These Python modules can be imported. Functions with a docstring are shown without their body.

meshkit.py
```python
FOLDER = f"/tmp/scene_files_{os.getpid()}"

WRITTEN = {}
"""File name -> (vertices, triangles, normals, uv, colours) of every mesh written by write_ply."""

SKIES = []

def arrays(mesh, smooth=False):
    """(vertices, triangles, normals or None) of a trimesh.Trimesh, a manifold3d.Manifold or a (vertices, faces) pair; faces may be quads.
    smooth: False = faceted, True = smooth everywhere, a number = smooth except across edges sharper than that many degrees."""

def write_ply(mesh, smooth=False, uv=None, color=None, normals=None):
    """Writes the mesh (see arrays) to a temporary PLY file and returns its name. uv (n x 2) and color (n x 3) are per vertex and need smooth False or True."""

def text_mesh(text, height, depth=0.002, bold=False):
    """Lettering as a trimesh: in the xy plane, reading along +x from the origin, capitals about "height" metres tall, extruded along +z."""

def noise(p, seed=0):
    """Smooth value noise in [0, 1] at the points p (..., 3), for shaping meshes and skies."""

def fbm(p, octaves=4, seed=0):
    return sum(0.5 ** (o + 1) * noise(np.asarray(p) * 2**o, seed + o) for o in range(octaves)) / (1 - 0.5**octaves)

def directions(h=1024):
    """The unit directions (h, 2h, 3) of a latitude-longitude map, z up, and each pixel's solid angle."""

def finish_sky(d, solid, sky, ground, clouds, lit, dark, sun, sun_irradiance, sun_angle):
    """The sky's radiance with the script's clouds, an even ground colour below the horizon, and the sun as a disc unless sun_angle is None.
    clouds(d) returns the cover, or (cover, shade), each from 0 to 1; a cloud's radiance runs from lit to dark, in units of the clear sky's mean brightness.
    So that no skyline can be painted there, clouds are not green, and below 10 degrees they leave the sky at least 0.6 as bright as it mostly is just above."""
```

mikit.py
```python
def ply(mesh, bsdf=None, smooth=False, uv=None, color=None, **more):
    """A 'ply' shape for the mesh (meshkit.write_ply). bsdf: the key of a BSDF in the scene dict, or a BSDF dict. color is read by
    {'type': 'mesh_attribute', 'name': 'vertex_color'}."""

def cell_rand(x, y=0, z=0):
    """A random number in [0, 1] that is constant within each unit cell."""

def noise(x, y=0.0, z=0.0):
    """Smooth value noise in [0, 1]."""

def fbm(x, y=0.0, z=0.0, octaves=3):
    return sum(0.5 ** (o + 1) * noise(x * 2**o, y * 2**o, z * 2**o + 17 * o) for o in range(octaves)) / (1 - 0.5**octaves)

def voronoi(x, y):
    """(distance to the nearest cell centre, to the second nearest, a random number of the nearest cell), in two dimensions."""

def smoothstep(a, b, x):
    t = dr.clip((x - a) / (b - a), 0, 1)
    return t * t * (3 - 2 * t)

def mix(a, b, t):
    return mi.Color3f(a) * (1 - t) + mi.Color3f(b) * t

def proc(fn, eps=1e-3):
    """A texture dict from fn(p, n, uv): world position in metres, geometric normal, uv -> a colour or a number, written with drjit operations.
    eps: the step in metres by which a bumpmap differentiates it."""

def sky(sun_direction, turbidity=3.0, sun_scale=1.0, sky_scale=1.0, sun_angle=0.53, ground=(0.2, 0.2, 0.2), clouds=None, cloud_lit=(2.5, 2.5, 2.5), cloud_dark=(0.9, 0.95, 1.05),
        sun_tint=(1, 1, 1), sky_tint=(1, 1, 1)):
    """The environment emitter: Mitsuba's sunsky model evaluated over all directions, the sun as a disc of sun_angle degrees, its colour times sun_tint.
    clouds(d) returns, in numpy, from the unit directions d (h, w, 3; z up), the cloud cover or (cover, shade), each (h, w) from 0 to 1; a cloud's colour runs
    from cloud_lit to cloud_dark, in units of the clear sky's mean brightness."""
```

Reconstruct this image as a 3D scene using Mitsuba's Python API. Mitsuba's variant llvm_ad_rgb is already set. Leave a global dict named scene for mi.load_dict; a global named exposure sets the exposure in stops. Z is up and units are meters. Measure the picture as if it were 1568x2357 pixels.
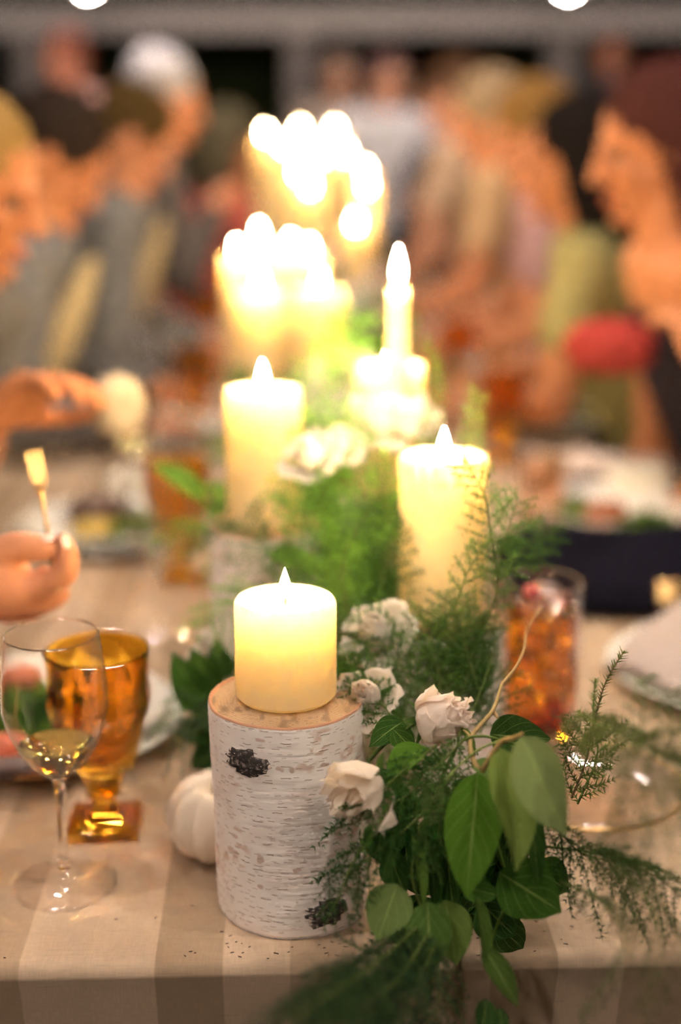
import math, random
import numpy as np
import trimesh
import drjit as dr
import mitsuba as mi
import mikit, meshkit
from mikit import noise, fbm, voronoi, cell_rand, smoothstep, mix
import manifold3d as m3

# ----------------------------------------------------------------- camera, light, exposure
T = mi.ScalarTransform4f
scene, labels = {}, {}
exposure = 7.0
F, PITCH, CAMZ, TABLE = 3267.0, math.radians(15.0), 1.323, 0.75      # focal length in pixels of the 1568 x 2357 frame
scene['camera'] = {'type': 'thinlens', 'fov_axis': 'x', 'fov': math.degrees(2 * math.atan(784 / F)),
                   'aperture_radius': 0.0159, 'focus_distance': 1.005, 'near_clip': 0.05, 'far_clip': 100.0,
                   'to_world': T().look_at(origin=[0, 0, CAMZ], target=[0, math.cos(PITCH), CAMZ - math.sin(PITCH)], up=[0, 0, 1])}
FLAME = [14.8, 10.3, 4.9]
BULB = [4.6, 3.75, 2.98]

# ----------------------------------------------------------------- helpers
def A(*v): return np.array(v, float)
def unit(v): v = np.asarray(v, float); return v / (np.linalg.norm(v) + 1e-12)

def ray(px, py):
    u, v = (px - 784) / F, (py - 1178.5) / F
    return A(u, math.cos(PITCH) - v * math.sin(PITCH), -math.sin(PITCH) - v * math.cos(PITCH))
def at(px, py, d): return A(0, 0, CAMZ) + ray(px, py) * d              # a point read off the photograph, at its distance along the lens axis
def on(px, py, z=TABLE):
    r = ray(px, py); return A(0, 0, CAMZ) + r * ((z - CAMZ) / r[2])     # the same on a level surface
def aty(px, py, y):
    r = ray(px, py); return A(0, 0, CAMZ) + r * (y / r[1])

COUNT = {}
def name_of(base):
    COUNT[base] = COUNT.get(base, 0) + 1
    return base if COUNT[base] == 1 else f'{base}_{COUNT[base]-1:03d}'
def thing(base, label, cat, group=None, kind=None):
    k = name_of(base)
    labels[k] = {'label': label, 'category': cat}
    if group: labels[k]['group'] = group
    if kind: labels[k]['kind'] = kind
    return k
def part(parent, base, label=None, kind=None):
    k = name_of(parent + '__' + base)
    if label or kind:
        labels[k] = {}
        if label: labels[k]['label'] = label
        if kind: labels[k]['kind'] = kind
    return k
def tm(v, f): return trimesh.Trimesh(np.asarray(v, float), np.asarray(f, int), process=False)
def to_tm(m):
    if isinstance(m, trimesh.Trimesh): return m
    q = m.to_mesh(); return tm(q.vert_properties[:, :3], q.tri_verts)
def shape(mesh, bsdf, smooth=True, color=None, uv=None):
    mesh = to_tm(mesh)
    if smooth not in (True, False) and (color is not None):
        mesh = trimesh.graph.smooth_shade(mesh, angle=math.radians(smooth), facet_minarea=None); smooth = True
    if color is not None:
        c = np.asarray(color, float)
        color = np.tile(c, (len(mesh.vertices), 1)) if c.ndim == 1 else c
    return mikit.ply(mesh, bsdf, smooth=smooth, color=color, uv=uv)
def put(key, mesh, bsdf, smooth=True, color=None, uv=None, **more):
    scene[key] = {**shape(mesh, bsdf, smooth, color, uv), **more}; return key
def cat(ms): return trimesh.util.concatenate([to_tm(m) for m in ms])
def moved(m, off=(0, 0, 0), R=None, s=1.0):
    m = to_tm(m).copy(); v = np.asarray(m.vertices) * s
    if R is not None: v = v @ np.asarray(R).T
    m.vertices = v + np.asarray(off); return m
def rotz(a): c, s = math.cos(a), math.sin(a); return np.array([[c, -s, 0], [s, c, 0], [0, 0, 1.0]])
def rotx(a): c, s = math.cos(a), math.sin(a); return np.array([[1, 0, 0], [0, c, -s], [0, s, c]])
def roty(a): c, s = math.cos(a), math.sin(a); return np.array([[c, 0, s], [0, 1, 0], [-s, 0, c]])
def frame(z, x=(1, 0, 0)):
    """rotation whose third column is z and whose first column is near x"""
    z = unit(z); x = np.asarray(x, float); x = x - z * (x @ z)
    if np.linalg.norm(x) < 1e-6: x = np.cross(z, A(0.3, 0.9, 0.2))
    x = unit(x); return np.stack([x, np.cross(z, x), z], 1)
def mat4(R, off, s=1.0):
    m = np.eye(4); m[:3, :3] = np.asarray(R) * s; m[:3, 3] = off; return T(m.tolist())

def lathe(prof, n=48, wob=None):
    prof = np.array(prof, float); k = len(prof); a = np.linspace(0, 2 * np.pi, n, endpoint=False)
    r = np.repeat(prof[:, :1], n, 1)
    if wob is not None: r = r * wob(a[None, :], prof[:, 1:2])
    v = np.stack([r * np.cos(a), r * np.sin(a), np.repeat(prof[:, 1:2], n, 1)], -1).reshape(-1, 3)
    i, j = np.meshgrid(np.arange(k - 1), np.arange(n), indexing='ij'); j2 = (j + 1) % n
    q = np.stack([i * n + j, i * n + j2, (i + 1) * n + j2, (i + 1) * n + j], -1).reshape(-1, 4)
    return tm(v, np.vstack([q[:, [0, 1, 2]], q[:, [0, 2, 3]]]))
def lathe_uv(prof, n=64, wob=None, shift=0.0):
    """lathe with a seam, uv = (arc length, height) in metres"""
    prof = np.array(prof, float); k = len(prof); a = np.linspace(0, 2 * np.pi, n + 1); R = prof[:, 0].max()
    r = np.repeat(prof[:, :1], n + 1, 1)
    if wob is not None: r = r * wob(a[None, :], prof[:, 1:2])
    v = np.stack([r * np.cos(a), r * np.sin(a), np.repeat(prof[:, 1:2], n + 1, 1)], -1).reshape(-1, 3)
    uv = np.stack([np.tile(a * R, (k, 1)) + shift, np.repeat(prof[:, 1:2], n + 1, 1) + 3.1 * shift], -1).reshape(-1, 2)
    i, j = np.meshgrid(np.arange(k - 1), np.arange(n), indexing='ij'); m = n + 1
    q = np.stack([i * m + j, i * m + j + 1, (i + 1) * m + j + 1, (i + 1) * m + j], -1).reshape(-1, 4)
    return tm(v, np.vstack([q[:, [0, 1, 2]], q[:, [0, 2, 3]]])), uv
def tube(pts, rad, sides=6, caps=True):
    p = np.asarray(pts, float); t = np.gradient(p, axis=0); t /= np.linalg.norm(t, axis=1, keepdims=True) + 1e-12
    rad = np.broadcast_to(rad, (len(p),)); a0 = np.cross(t[0], A(0, 0, 1) if abs(t[0][2]) < .9 else A(1, 0, 0)); a0 = unit(a0)
    fr = []
    for k in range(len(p)):
        a0 = unit(a0 - t[k] * (a0 @ t[k])); fr.append((a0, np.cross(t[k], a0)))
    ang = np.arange(sides) * 2 * np.pi / sides
    v = np.array([p[k] + rad[k] * (np.cos(ang)[:, None] * fr[k][0] + np.sin(ang)[:, None] * fr[k][1]) for k in range(len(p))]).reshape(-1, 3)
    i, j = np.meshgrid(np.arange(len(p) - 1), np.arange(sides), indexing='ij'); j2 = (j + 1) % sides
    q = np.stack([i * sides + j, i * sides + j2, (i + 1) * sides + j2, (i + 1) * sides + j], -1).reshape(-1, 4)
    f = [q[:, [0, 1, 2]], q[:, [0, 2, 3]]]
    if caps:
        n0 = len(v); v = np.vstack([v, p[:1], p[-1:]]); k = np.arange(sides); last = (len(p) - 1) * sides
        f += [np.stack([k * 0 + n0, (k + 1) % sides, k], 1), np.stack([k * 0 + n0 + 1, last + k, last + (k + 1) % sides], 1)]
    return tm(v, np.vstack(f))
def spline(pts, n=24):
    """Catmull-Rom curve through the points"""
    p = np.asarray(pts, float); q = np.vstack([2 * p[0] - p[1], p, 2 * p[-1] - p[-2]]); out = []
    for s in np.linspace(0, len(p) - 1 - 1e-9, n):
        k = int(s); t = s - k; a, b, c, d = q[k:k + 4]
        out.append(.5 * (2 * b + (c - a) * t + (2 * a - 5 * b + 4 * c - d) * t * t + (3 * b - a - 3 * c + d) * t ** 3))
    return np.array(out)
def rbox(x, y, z, r=.004, n=8):
    """a box with rounded edges, centred"""
    s = m3.Manifold.sphere(r, n); c = [s.translate((sx * (x / 2 - r), sy * (y / 2 - r), sz * (z / 2 - r))) for sx in (-1, 1) for sy in (-1, 1) for sz in (-1, 1)]
    return to_tm(m3.Manifold.batch_hull(c))
def grid_mesh(P):
    """P (rows, columns, 3) as a sheet"""
    r, c = P.shape[:2]; i, j = np.meshgrid(np.arange(r - 1), np.arange(c - 1), indexing='ij')
    q = np.stack([i * c + j, i * c + j + 1, (i + 1) * c + j + 1, (i + 1) * c + j], -1).reshape(-1, 4)
    return tm(P.reshape(-1, 3), np.vstack([q[:, [0, 1, 2]], q[:, [0, 2, 3]]]))
def sheet_solid(P, t):
    """a sheet given thickness t"""
    m = grid_mesh(P); n = np.asarray(m.vertex_normals); k = len(P.reshape(-1, 3)); r, c = P.shape[:2]
    v = np.vstack([m.vertices + n * t / 2, m.vertices - n * t / 2]); f = [np.asarray(m.faces), np.asarray(m.faces)[:, ::-1] + k]
    ring = [(0, j) for j in range(c)] + [(i, c - 1) for i in range(1, r)] + [(r - 1, j) for j in range(c - 2, -1, -1)] + [(i, 0) for i in range(r - 2, 0, -1)]
    ix = np.array([i * c + j for i, j in ring]); nx = np.roll(ix, -1)
    f += [np.stack([ix, ix + k, nx + k], 1), np.stack([ix, nx + k, nx], 1)]
    return tm(v, np.vstack(f))

# ----------------------------------------------------------------- materials
def rgb(*c): return {'type': 'rgb', 'value': [float(x) for x in c]}
VC = {'type': 'mesh_attribute', 'name': 'vertex_color'}
YAW = math.radians(2.2)                                                # the table runs slightly to the left of the lens axis
def cloth_fn(p, n, uv):
    x = p.x * math.cos(YAW) + p.y * math.sin(YAW) + 0.0007
    s = x / 0.0483
    i = dr.floor(s); f = s - i
    k = i - 5 * dr.floor(i / 5)
    tone = dr.select(k < .5, .86, dr.select(k < 1.5, 1.0, dr.select(k < 2.5, 1.04, dr.select(k < 3.5, .80, 1.02))))
    k2 = (i + 1) - 5 * dr.floor((i + 1) / 5)
    tone2 = dr.select(k2 < .5, .86, dr.select(k2 < 1.5, 1.0, dr.select(k2 < 2.5, 1.04, dr.select(k2 < 3.5, .80, 1.02))))
    tone = dr.lerp(tone, tone2, smoothstep(.96, 1.0, f))
    w = noise(p.x * 1400, p.y * 160, p.z * 160) * .5 + noise(p.x * 160, p.y * 1400, p.z * 1400) * .5
    sl = noise(p.x * 24, p.y * 420, p.z * 420)
    slub = smoothstep(.86, .95, sl) * .10
    t = tone * (.90 + .2 * w - slub)
    return mix((.465, .345, .245), (.52, .40, .30), smoothstep(.85, 1.0, tone)) * t
scene['cloth_linen'] = {'type': 'twosided', 'b': {'type': 'diffuse', 'reflectance': mikit.proc(cloth_fn)}}
def bark_fn(p, n, uv):
    u, v = uv.x, uv.y
    base = mix((.91, .86, .85), (.86, .78, .76), smoothstep(.35, .7, fbm(u * 30, v * 60, 1.0)))
    base = mix(base, (.92, .89, .88), smoothstep(.5, .75, fbm(u * 22 + 9, v * 28, 4.0)) * .7)
    stain = smoothstep(.60, .72, fbm(u * 42 + 31, v * 50 + 7, 2.0, 4)) * .75
    base = mix(base, (.50, .27, .17), stain * smoothstep(.35, .6, noise(u * 160, v * 300, 5)) * .65)
    speck = smoothstep(.80, .86, fbm(u * 75 + 11, v * 95, 8.0, 3))
    base = mix(base, (.40, .22, .15), speck * .55)
    for sc, cut, wd in ((.0105, .60, .00035), (.007, .70, .00025)):
        row = dr.floor(v / (sc * .42)); off = cell_rand(row, 3.0, sc * 1000)
        s = u / sc + off * 7.0 + .15 * noise(v * 900, u * 40); c = dr.floor(s); fx = s - c
        r1, r2, r3 = cell_rand(c, row, 1.0), cell_rand(c, row, 2.0), cell_rand(c, row, 7.0)
        vy = v - (row + .25 + .5 * r2) * sc * .42 + .0006 * (noise(u * 350, row) - .5)
        half = .16 + .3 * r3
        m = smoothstep(half, half * .7, dr.abs(fx - .5)) * smoothstep(wd * 1.5, wd * .5, dr.abs(vy)) * dr.select(r1 > cut, 1.0, 0.0)
        base = mix(base, (.23, .15, .125), m * (.35 + .5 * r3))
    curl = smoothstep(.9, 1.0, noise(u * 60, v * 700, 3.0)) * .35
    return mix(base, (.5, .36, .30), curl)
def bark_h(p, n, uv):
    return fbm(uv.x * 60, uv.y * 500, 3.0, 3)
scene['birch_bark'] = {'type': 'twosided', 'b': {'type': 'bumpmap', 'arbitrary': mikit.proc(bark_h, 3e-4), 'scale': .0006, 'b': {'type': 'principled', 'base_color': mikit.proc(bark_fn), 'roughness': .62, 'specular': .35}}}
def endgrain_fn(p, n, uv):
    r = dr.sqrt(uv.x * uv.x + uv.y * uv.y)
    w = fbm(uv.x * 90, uv.y * 90, 2.0)
    ring = .5 + .5 * dr.sin(r * 2600 + w * 5)
    b = mix((.47, .33, .21), (.36, .235, .14), ring * .6)
    b = mix(b, (.24, .16, .10), smoothstep(.52, .75, fbm(uv.x * 55 + 4, uv.y * 130, 6.0)) * .75)
    return mix(b, (.20, .13, .09), smoothstep(.74, .82, noise(uv.x * 700, uv.y * 700, 2.0)) * .4)
scene['end_grain'] = {'type': 'twosided', 'b': {'type': 'diffuse', 'reflectance': mikit.proc(endgrain_fn)}}
scene['cambium'] = {'type': 'diffuse', 'reflectance': rgb(.52, .29, .19)}
def knot_fn(p, n, uv):
    r = dr.sqrt(uv.x * uv.x + uv.y * uv.y)
    g = fbm(uv.x * 9, uv.y * 9, 1.0, 4)
    ring = .5 + .5 * dr.sin(r * 26 + g * 9)
    return mix(mix((.05, .045, .045), (.26, .22, .21), ring * smoothstep(.42, .7, g)), (.74, .64, .60), smoothstep(.45, .62, r * .5 + (fbm(uv.x * 7, uv.y * 16, 5.0, 4) - .5) * 1.1))
scene['knot_bark'] = {'type': 'twosided', 'b': {'type': 'diffuse', 'reflectance': mikit.proc(knot_fn)}}
scene['wax'] = {'type': 'principledthin', 'base_color': rgb(.985, .91, .70), 'roughness': .55, 'diff_trans': 1.3, 'spec_trans': 0.0, 'eta': 1.35}
scene['wax_body'] = {'type': 'homogeneous', 'albedo': rgb(.994, .91, .60), 'sigma_t': 46.0}
scene['flame_gas'] = {'type': 'diffuse', 'reflectance': rgb(0, 0, 0)}
scene['matte'] = {'type': 'twosided', 'b': {'type': 'diffuse', 'reflectance': VC}}
scene['satin'] = {'type': 'twosided', 'b': {'type': 'principled', 'base_color': VC, 'roughness': .45, 'specular': .5}}
scene['skin'] = {'type': 'twosided', 'b': {'type': 'principled', 'base_color': VC, 'roughness': .6, 'specular': .2, 'flatness': .3}}
scene['porcelain'] = {'type': 'twosided', 'b': {'type': 'principled', 'base_color': VC, 'roughness': .12, 'specular': .5, 'clearcoat': .6, 'clearcoat_gloss': .95}}
scene['gold_metal'] = {'type': 'twosided', 'b': {'type': 'principled', 'base_color': rgb(.70, .47, .20), 'metallic': 1.0, 'roughness': .28}}
def leafc_fn(p, n, uv):
    """uv.x across (-1..1), uv.y along; pale veins, a blotchy blade"""
    rib = smoothstep(.06, .01, dr.abs(uv.x))
    s = uv.y * 7.0 - dr.abs(uv.x) * 2.2
    vein = smoothstep(.09, .02, dr.abs(s - dr.floor(s) - .5)) * .45
    net = voronoi(uv.x * 9, uv.y * 22); fine = smoothstep(.12, .02, net[1] - net[0]) * .22
    return dr.clip(dr.maximum(rib * .5, dr.maximum(vein * .45, fine * .5)), 0, 1)
scene['leaf'] = {'type': 'blendbsdf', 'weight': mikit.proc(leafc_fn),
                 'a': {'type': 'principledthin', 'base_color': VC, 'roughness': .38, 'diff_trans': .55, 'spec_trans': 0.0, 'eta': 1.45},
                 'b': {'type': 'principledthin', 'base_color': rgb(.30, .40, .13), 'roughness': .42, 'diff_trans': .5, 'spec_trans': 0.0, 'eta': 1.4}}
scene['needle'] = {'type': 'principledthin', 'base_color': VC, 'roughness': .6, 'diff_trans': .8, 'spec_trans': 0.0, 'eta': 1.35}
scene['petal'] = {'type': 'principledthin', 'base_color': VC, 'roughness': .7, 'diff_trans': .75, 'spec_trans': 0.0, 'eta': 1.3}
scene['clear_glass'] = {'type': 'dielectric', 'int_ior': 1.5}
scene['thin_glass'] = {'type': 'thindielectric', 'int_ior': 1.5}
scene['amber_glass'] = {'type': 'dielectric', 'int_ior': 1.5, 'specular_transmittance': rgb(.945, .66, .19)}
scene['white_wine'] = {'type': 'dielectric', 'int_ior': 1.34, 'specular_transmittance': rgb(.99, .94, .60)}
scene['iced_tea'] = {'type': 'dielectric', 'int_ior': 1.33, 'specular_transmittance': rgb(.96, .50, .06)}
scene['rose_drink'] = {'type': 'dielectric', 'int_ior': 1.33, 'specular_transmittance': rgb(.99, .76, .60)}
scene['ice'] = {'type': 'roughdielectric', 'int_ior': 1.2, 'alpha': .12}
def wood_fn(p, n, uv):
    g = fbm(p.x * 3 + p.z * 3, p.y * 40, p.z * 2 + p.x * 40, 3)
    return mix((.72, .68, .70), (.60, .56, .58), g)
scene['painted_wood'] = {'type': 'twosided', 'b': {'type': 'diffuse', 'reflectance': mikit.proc(wood_fn)}}
scene['weathered_wood'] = {'type': 'twosided', 'b': {'type': 'diffuse', 'reflectance': rgb(.36, .335, .34)}}
def floor_fn(p, n, uv):
    return mix((.10, .085, .07), (.17, .14, .115), fbm(p.x * 6, p.y * 6, 0.0, 4))
scene['flagging'] = {'type': 'twosided', 'b': {'type': 'diffuse', 'reflectance': mikit.proc(floor_fn)}}
# ----------------------------------------------------------------- the setting
BD = T().rotate([0, 0, 1], math.degrees(YAW))                          # table frame: turned with the table
def tw(x, y, z=0.0):                                                   # table frame -> world
    c, s = math.cos(YAW), math.sin(YAW); return A(c * x - s * y, s * x + c * y, z)
put('floor', rbox(14, 22, .1, .004, 4).apply_translation([0, 6, -.05]), 'flagging', False)
labels['floor'] = {'label': 'dark stone terrace floor under the dinner table', 'kind': 'structure'}
BY = 9.3
def beam_box(px0, px1, py0, py1, dep, thick):
    a, b = at(px0, py0, dep), at(px1, py1, dep); a[1] = b[1] = at(px0, (py0 + py1) / 2, dep)[1]
    x0, x1, z0, z1 = min(a[0], b[0]), max(a[0], b[0]), min(a[2], b[2]), max(a[2], b[2])
    return rbox(x1 - x0, thick, z1 - z0, .012, 6).apply_translation([(x0 + x1) / 2, a[1], (z0 + z1) / 2]), (x0, x1, z0, z1, a[1])
bm, (_, _, BZ0, BZ1, BYY) = beam_box(-700, 2300, 14, 78, BY, .16)
k = thing('roof_beam', 'long pale painted roof beam across the top behind the guests', 'beam')
put(k, bm, 'painted_wood', 40)
for px, w, lab in ((690, 70, 'pale square post under the roof beam behind the tallest candles'), (1297, 84, 'brightest pale post, below the right-hand glowing bulb'), (62, 66, 'dim post at the far left behind the standing guest')):
    x = at(px, 60, BY)[0]; ww = w / F * BY * .8
    k = thing('pavilion_post', lab, 'post'); put(k, rbox(ww, .16, BZ0, .01, 6).apply_translation([x, BYY, BZ0 / 2]), 'weathered_wood', 40)
    put(part(k, 'base_block'), rbox(ww * 1.3, .2, .22, .01, 6).apply_translation([x, BYY, .11]), 'weathered_wood', 40)
rs = np.random.default_rng(5)
for i, (x, y, w, h) in enumerate(((-5.2, 12.5, 2.5, 2.3), (-1.75, 12.9, 2.5, 2.6), (1.75, 12.7, 2.5, 2.4), (5.2, 12.6, 2.5, 2.5))):
    m = trimesh.creation.icosphere(4); v = np.asarray(m.vertices); nn = meshkit.fbm(v * 3 + i * 7, 3)
    v = v * (0.8 + .5 * nn[:, None]) * A(w / 2 * 1.15, .8, h / 2 * 1.1); v[:, 2] += h / 2; v[:, 2] = np.maximum(v[:, 2], 0)
    m.vertices = v + A(x, y, 0)
    k = thing('hedge', ('dark hedge at the far left in the night behind the guests', 'dark green hedge behind the left half of the roof beam', 'dark hedge beyond the two small far heads', 'dark hedge at the far right behind the auburn-haired guest')[i], 'hedge')
    put(k, m, 'matte', True, (.03, .04, .018))

# ----------------------------------------------------------------- string lights over the table
bulb_m = shape(lathe([(1e-4, -.035), (.012, -.034), (.023, -.027), (.03, -.014), (.031, -.004), (.027, .010), (.018, .022), (.013, .028), (1e-4, .029)], 20), 'flame_gas', True)
socket_m = shape(lathe([(1e-4, .026), (.015, .026), (.016, .034), (.016, .052), (.012, .058), (1e-4, .058)], 16), 'matte', 40, (.05, .05, .05))
def string_of_lights(label, key_px, x_near, n):
    far = at(*key_px, 7.0)
    P = spline([A(x_near * .6, -1.5, 2.5), A(x_near * .55, -.3, 2.2), A(x_near * .5, 1.3, 2.15), A(x_near * .7, 4.0, 2.3), far + A(0, 0, .058), A(far[0] * 1.02, BYY - .05, BZ1 - .02)], 90)
    k = thing('string_lights', label, 'string lights')
    put(part(k, 'cable'), tube(P, .004, 5), 'matte', True, (.03, .03, .03))
    L = np.concatenate([[0], np.cumsum(np.linalg.norm(np.diff(P, axis=0), axis=1))])
    kf = np.argmin(np.linalg.norm(P - (far + A(0, 0, .058)), axis=1)); l0 = L[kf]
    sp = .95; ls = [l0 + j * sp for j in range(-12, 1) if 0.1 < l0 + j * sp < L[-1] - .3]
    for l in ls:
        q = A(*[np.interp(l, L, P[:, c]) for c in range(3)]); M = T().translate((q - A(0, 0, .058)).tolist())
        s = part(k, 'socket'); scene[s] = {**socket_m, 'to_world': M}
        b = part(s, 'bulb', 'glowing white globe bulb'); scene[b] = {**bulb_m, 'to_world': M, 'emitter': {'type': 'area', 'radiance': rgb(1, 1, 1)}}
        scene[b]['emitter']['radiance'] = {'type': 'rgb', 'value': BULB}
string_of_lights('string of white globe bulbs, its glowing bulb at the top left', (203, -36), -1.05, 14)
string_of_lights('string of white globe bulbs, its glowing bulb at the top right', (1308, -34), .95, 14)

# ----------------------------------------------------------------- table and cloth
TX, TY0, TY1 = .58, .896, 6.3
tbl = thing('dining_table', 'long banquet table under the striped linen cloth', 'table')
MW = mat4(rotz(YAW), (0, 0, 0))
put(part(tbl, 'top'), moved(rbox(2 * TX - .02, TY1 - TY0 - .02, .03, .006, 6), A(0, (TY0 + TY1) / 2, TABLE - .022)), 'matte', 40, (.3, .2, .12), to_world=MW)
for sx in (-1, 1):
    for yy in (TY0 + .25, TY1 - .25):
        put(part(tbl, 'leg'), moved(rbox(.06, .06, TABLE - .04, .008, 6), A(sx * (TX - .09), yy, (TABLE - .04) / 2)), 'matte', 40, (.3, .2, .12), to_world=MW)
def cloth_mesh():
    n, rc = 46, .03; per = []
    for cx, cy, a0 in ((TX - rc, TY1 - rc, 0), (-TX + rc, TY1 - rc, 90), (-TX + rc, TY0 + rc, 180), (TX - rc, TY0 + rc, 270)):
        per += [(cx + rc * math.cos(math.radians(a0 + t)), cy + rc * math.sin(math.radians(a0 + t))) for t in np.linspace(0, 90, 7)]
    per = np.array(per); per = np.vstack([per, per[:1]]); seg = np.linalg.norm(np.diff(per, axis=0), axis=1); L = np.concatenate([[0], np.cumsum(seg)])
    s = np.linspace(0, L[-1], 901)[:-1]; q = np.stack([np.interp(s, L, per[:, 0]), np.interp(s, L, per[:, 1])], 1)
    tg = np.roll(q, -1, 0) - np.roll(q, 1, 0); nrm = np.stack([tg[:, 1], -tg[:, 0]], 1); nrm /= np.linalg.norm(nrm, axis=1)[:, None]
    c = A(0, (TY0 + TY1) / 2); rows = []
    for t in (0.02, .5, .9, .97): rows.append(np.column_stack([c + (q - c) * t, np.full(len(q), TABLE)]))
    r = .011
    for a in np.linspace(0, 90, 7):
        off = nrm * (r * math.sin(math.radians(a)) - r); rows.append(np.column_stack([q + off, np.full(len(q), TABLE - r + r * math.cos(math.radians(a)))]))
    for d in np.linspace(.03, .52, 14):
        front = np.clip(-nrm[:, 1], 0, 1); d = d * (.2 + .8 * front)
        amp = .022 * (d / .5) ** 1.3; w = np.sin(s * 2 * np.pi / .31 + 1.3 * np.sin(s * 3.1)) + .4 * np.sin(s * 2 * np.pi / .13 + 1)
        rows.append(np.column_stack([q + nrm * (amp * (w + .4) - .22 * d)[:, None], TABLE - d]))
    P = np.array(rows); P = np.concatenate([P, P[:, :1]], 1); m = grid_mesh(P)
    m.vertices = np.asarray(m.vertices) @ rotz(YAW).T; m.invert(); return m
k = thing('tablecloth', 'beige linen tablecloth with faint lengthwise stripes hanging over the table edge', 'tablecloth')
put(k, cloth_mesh(), 'cloth_linen', 50)

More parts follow.
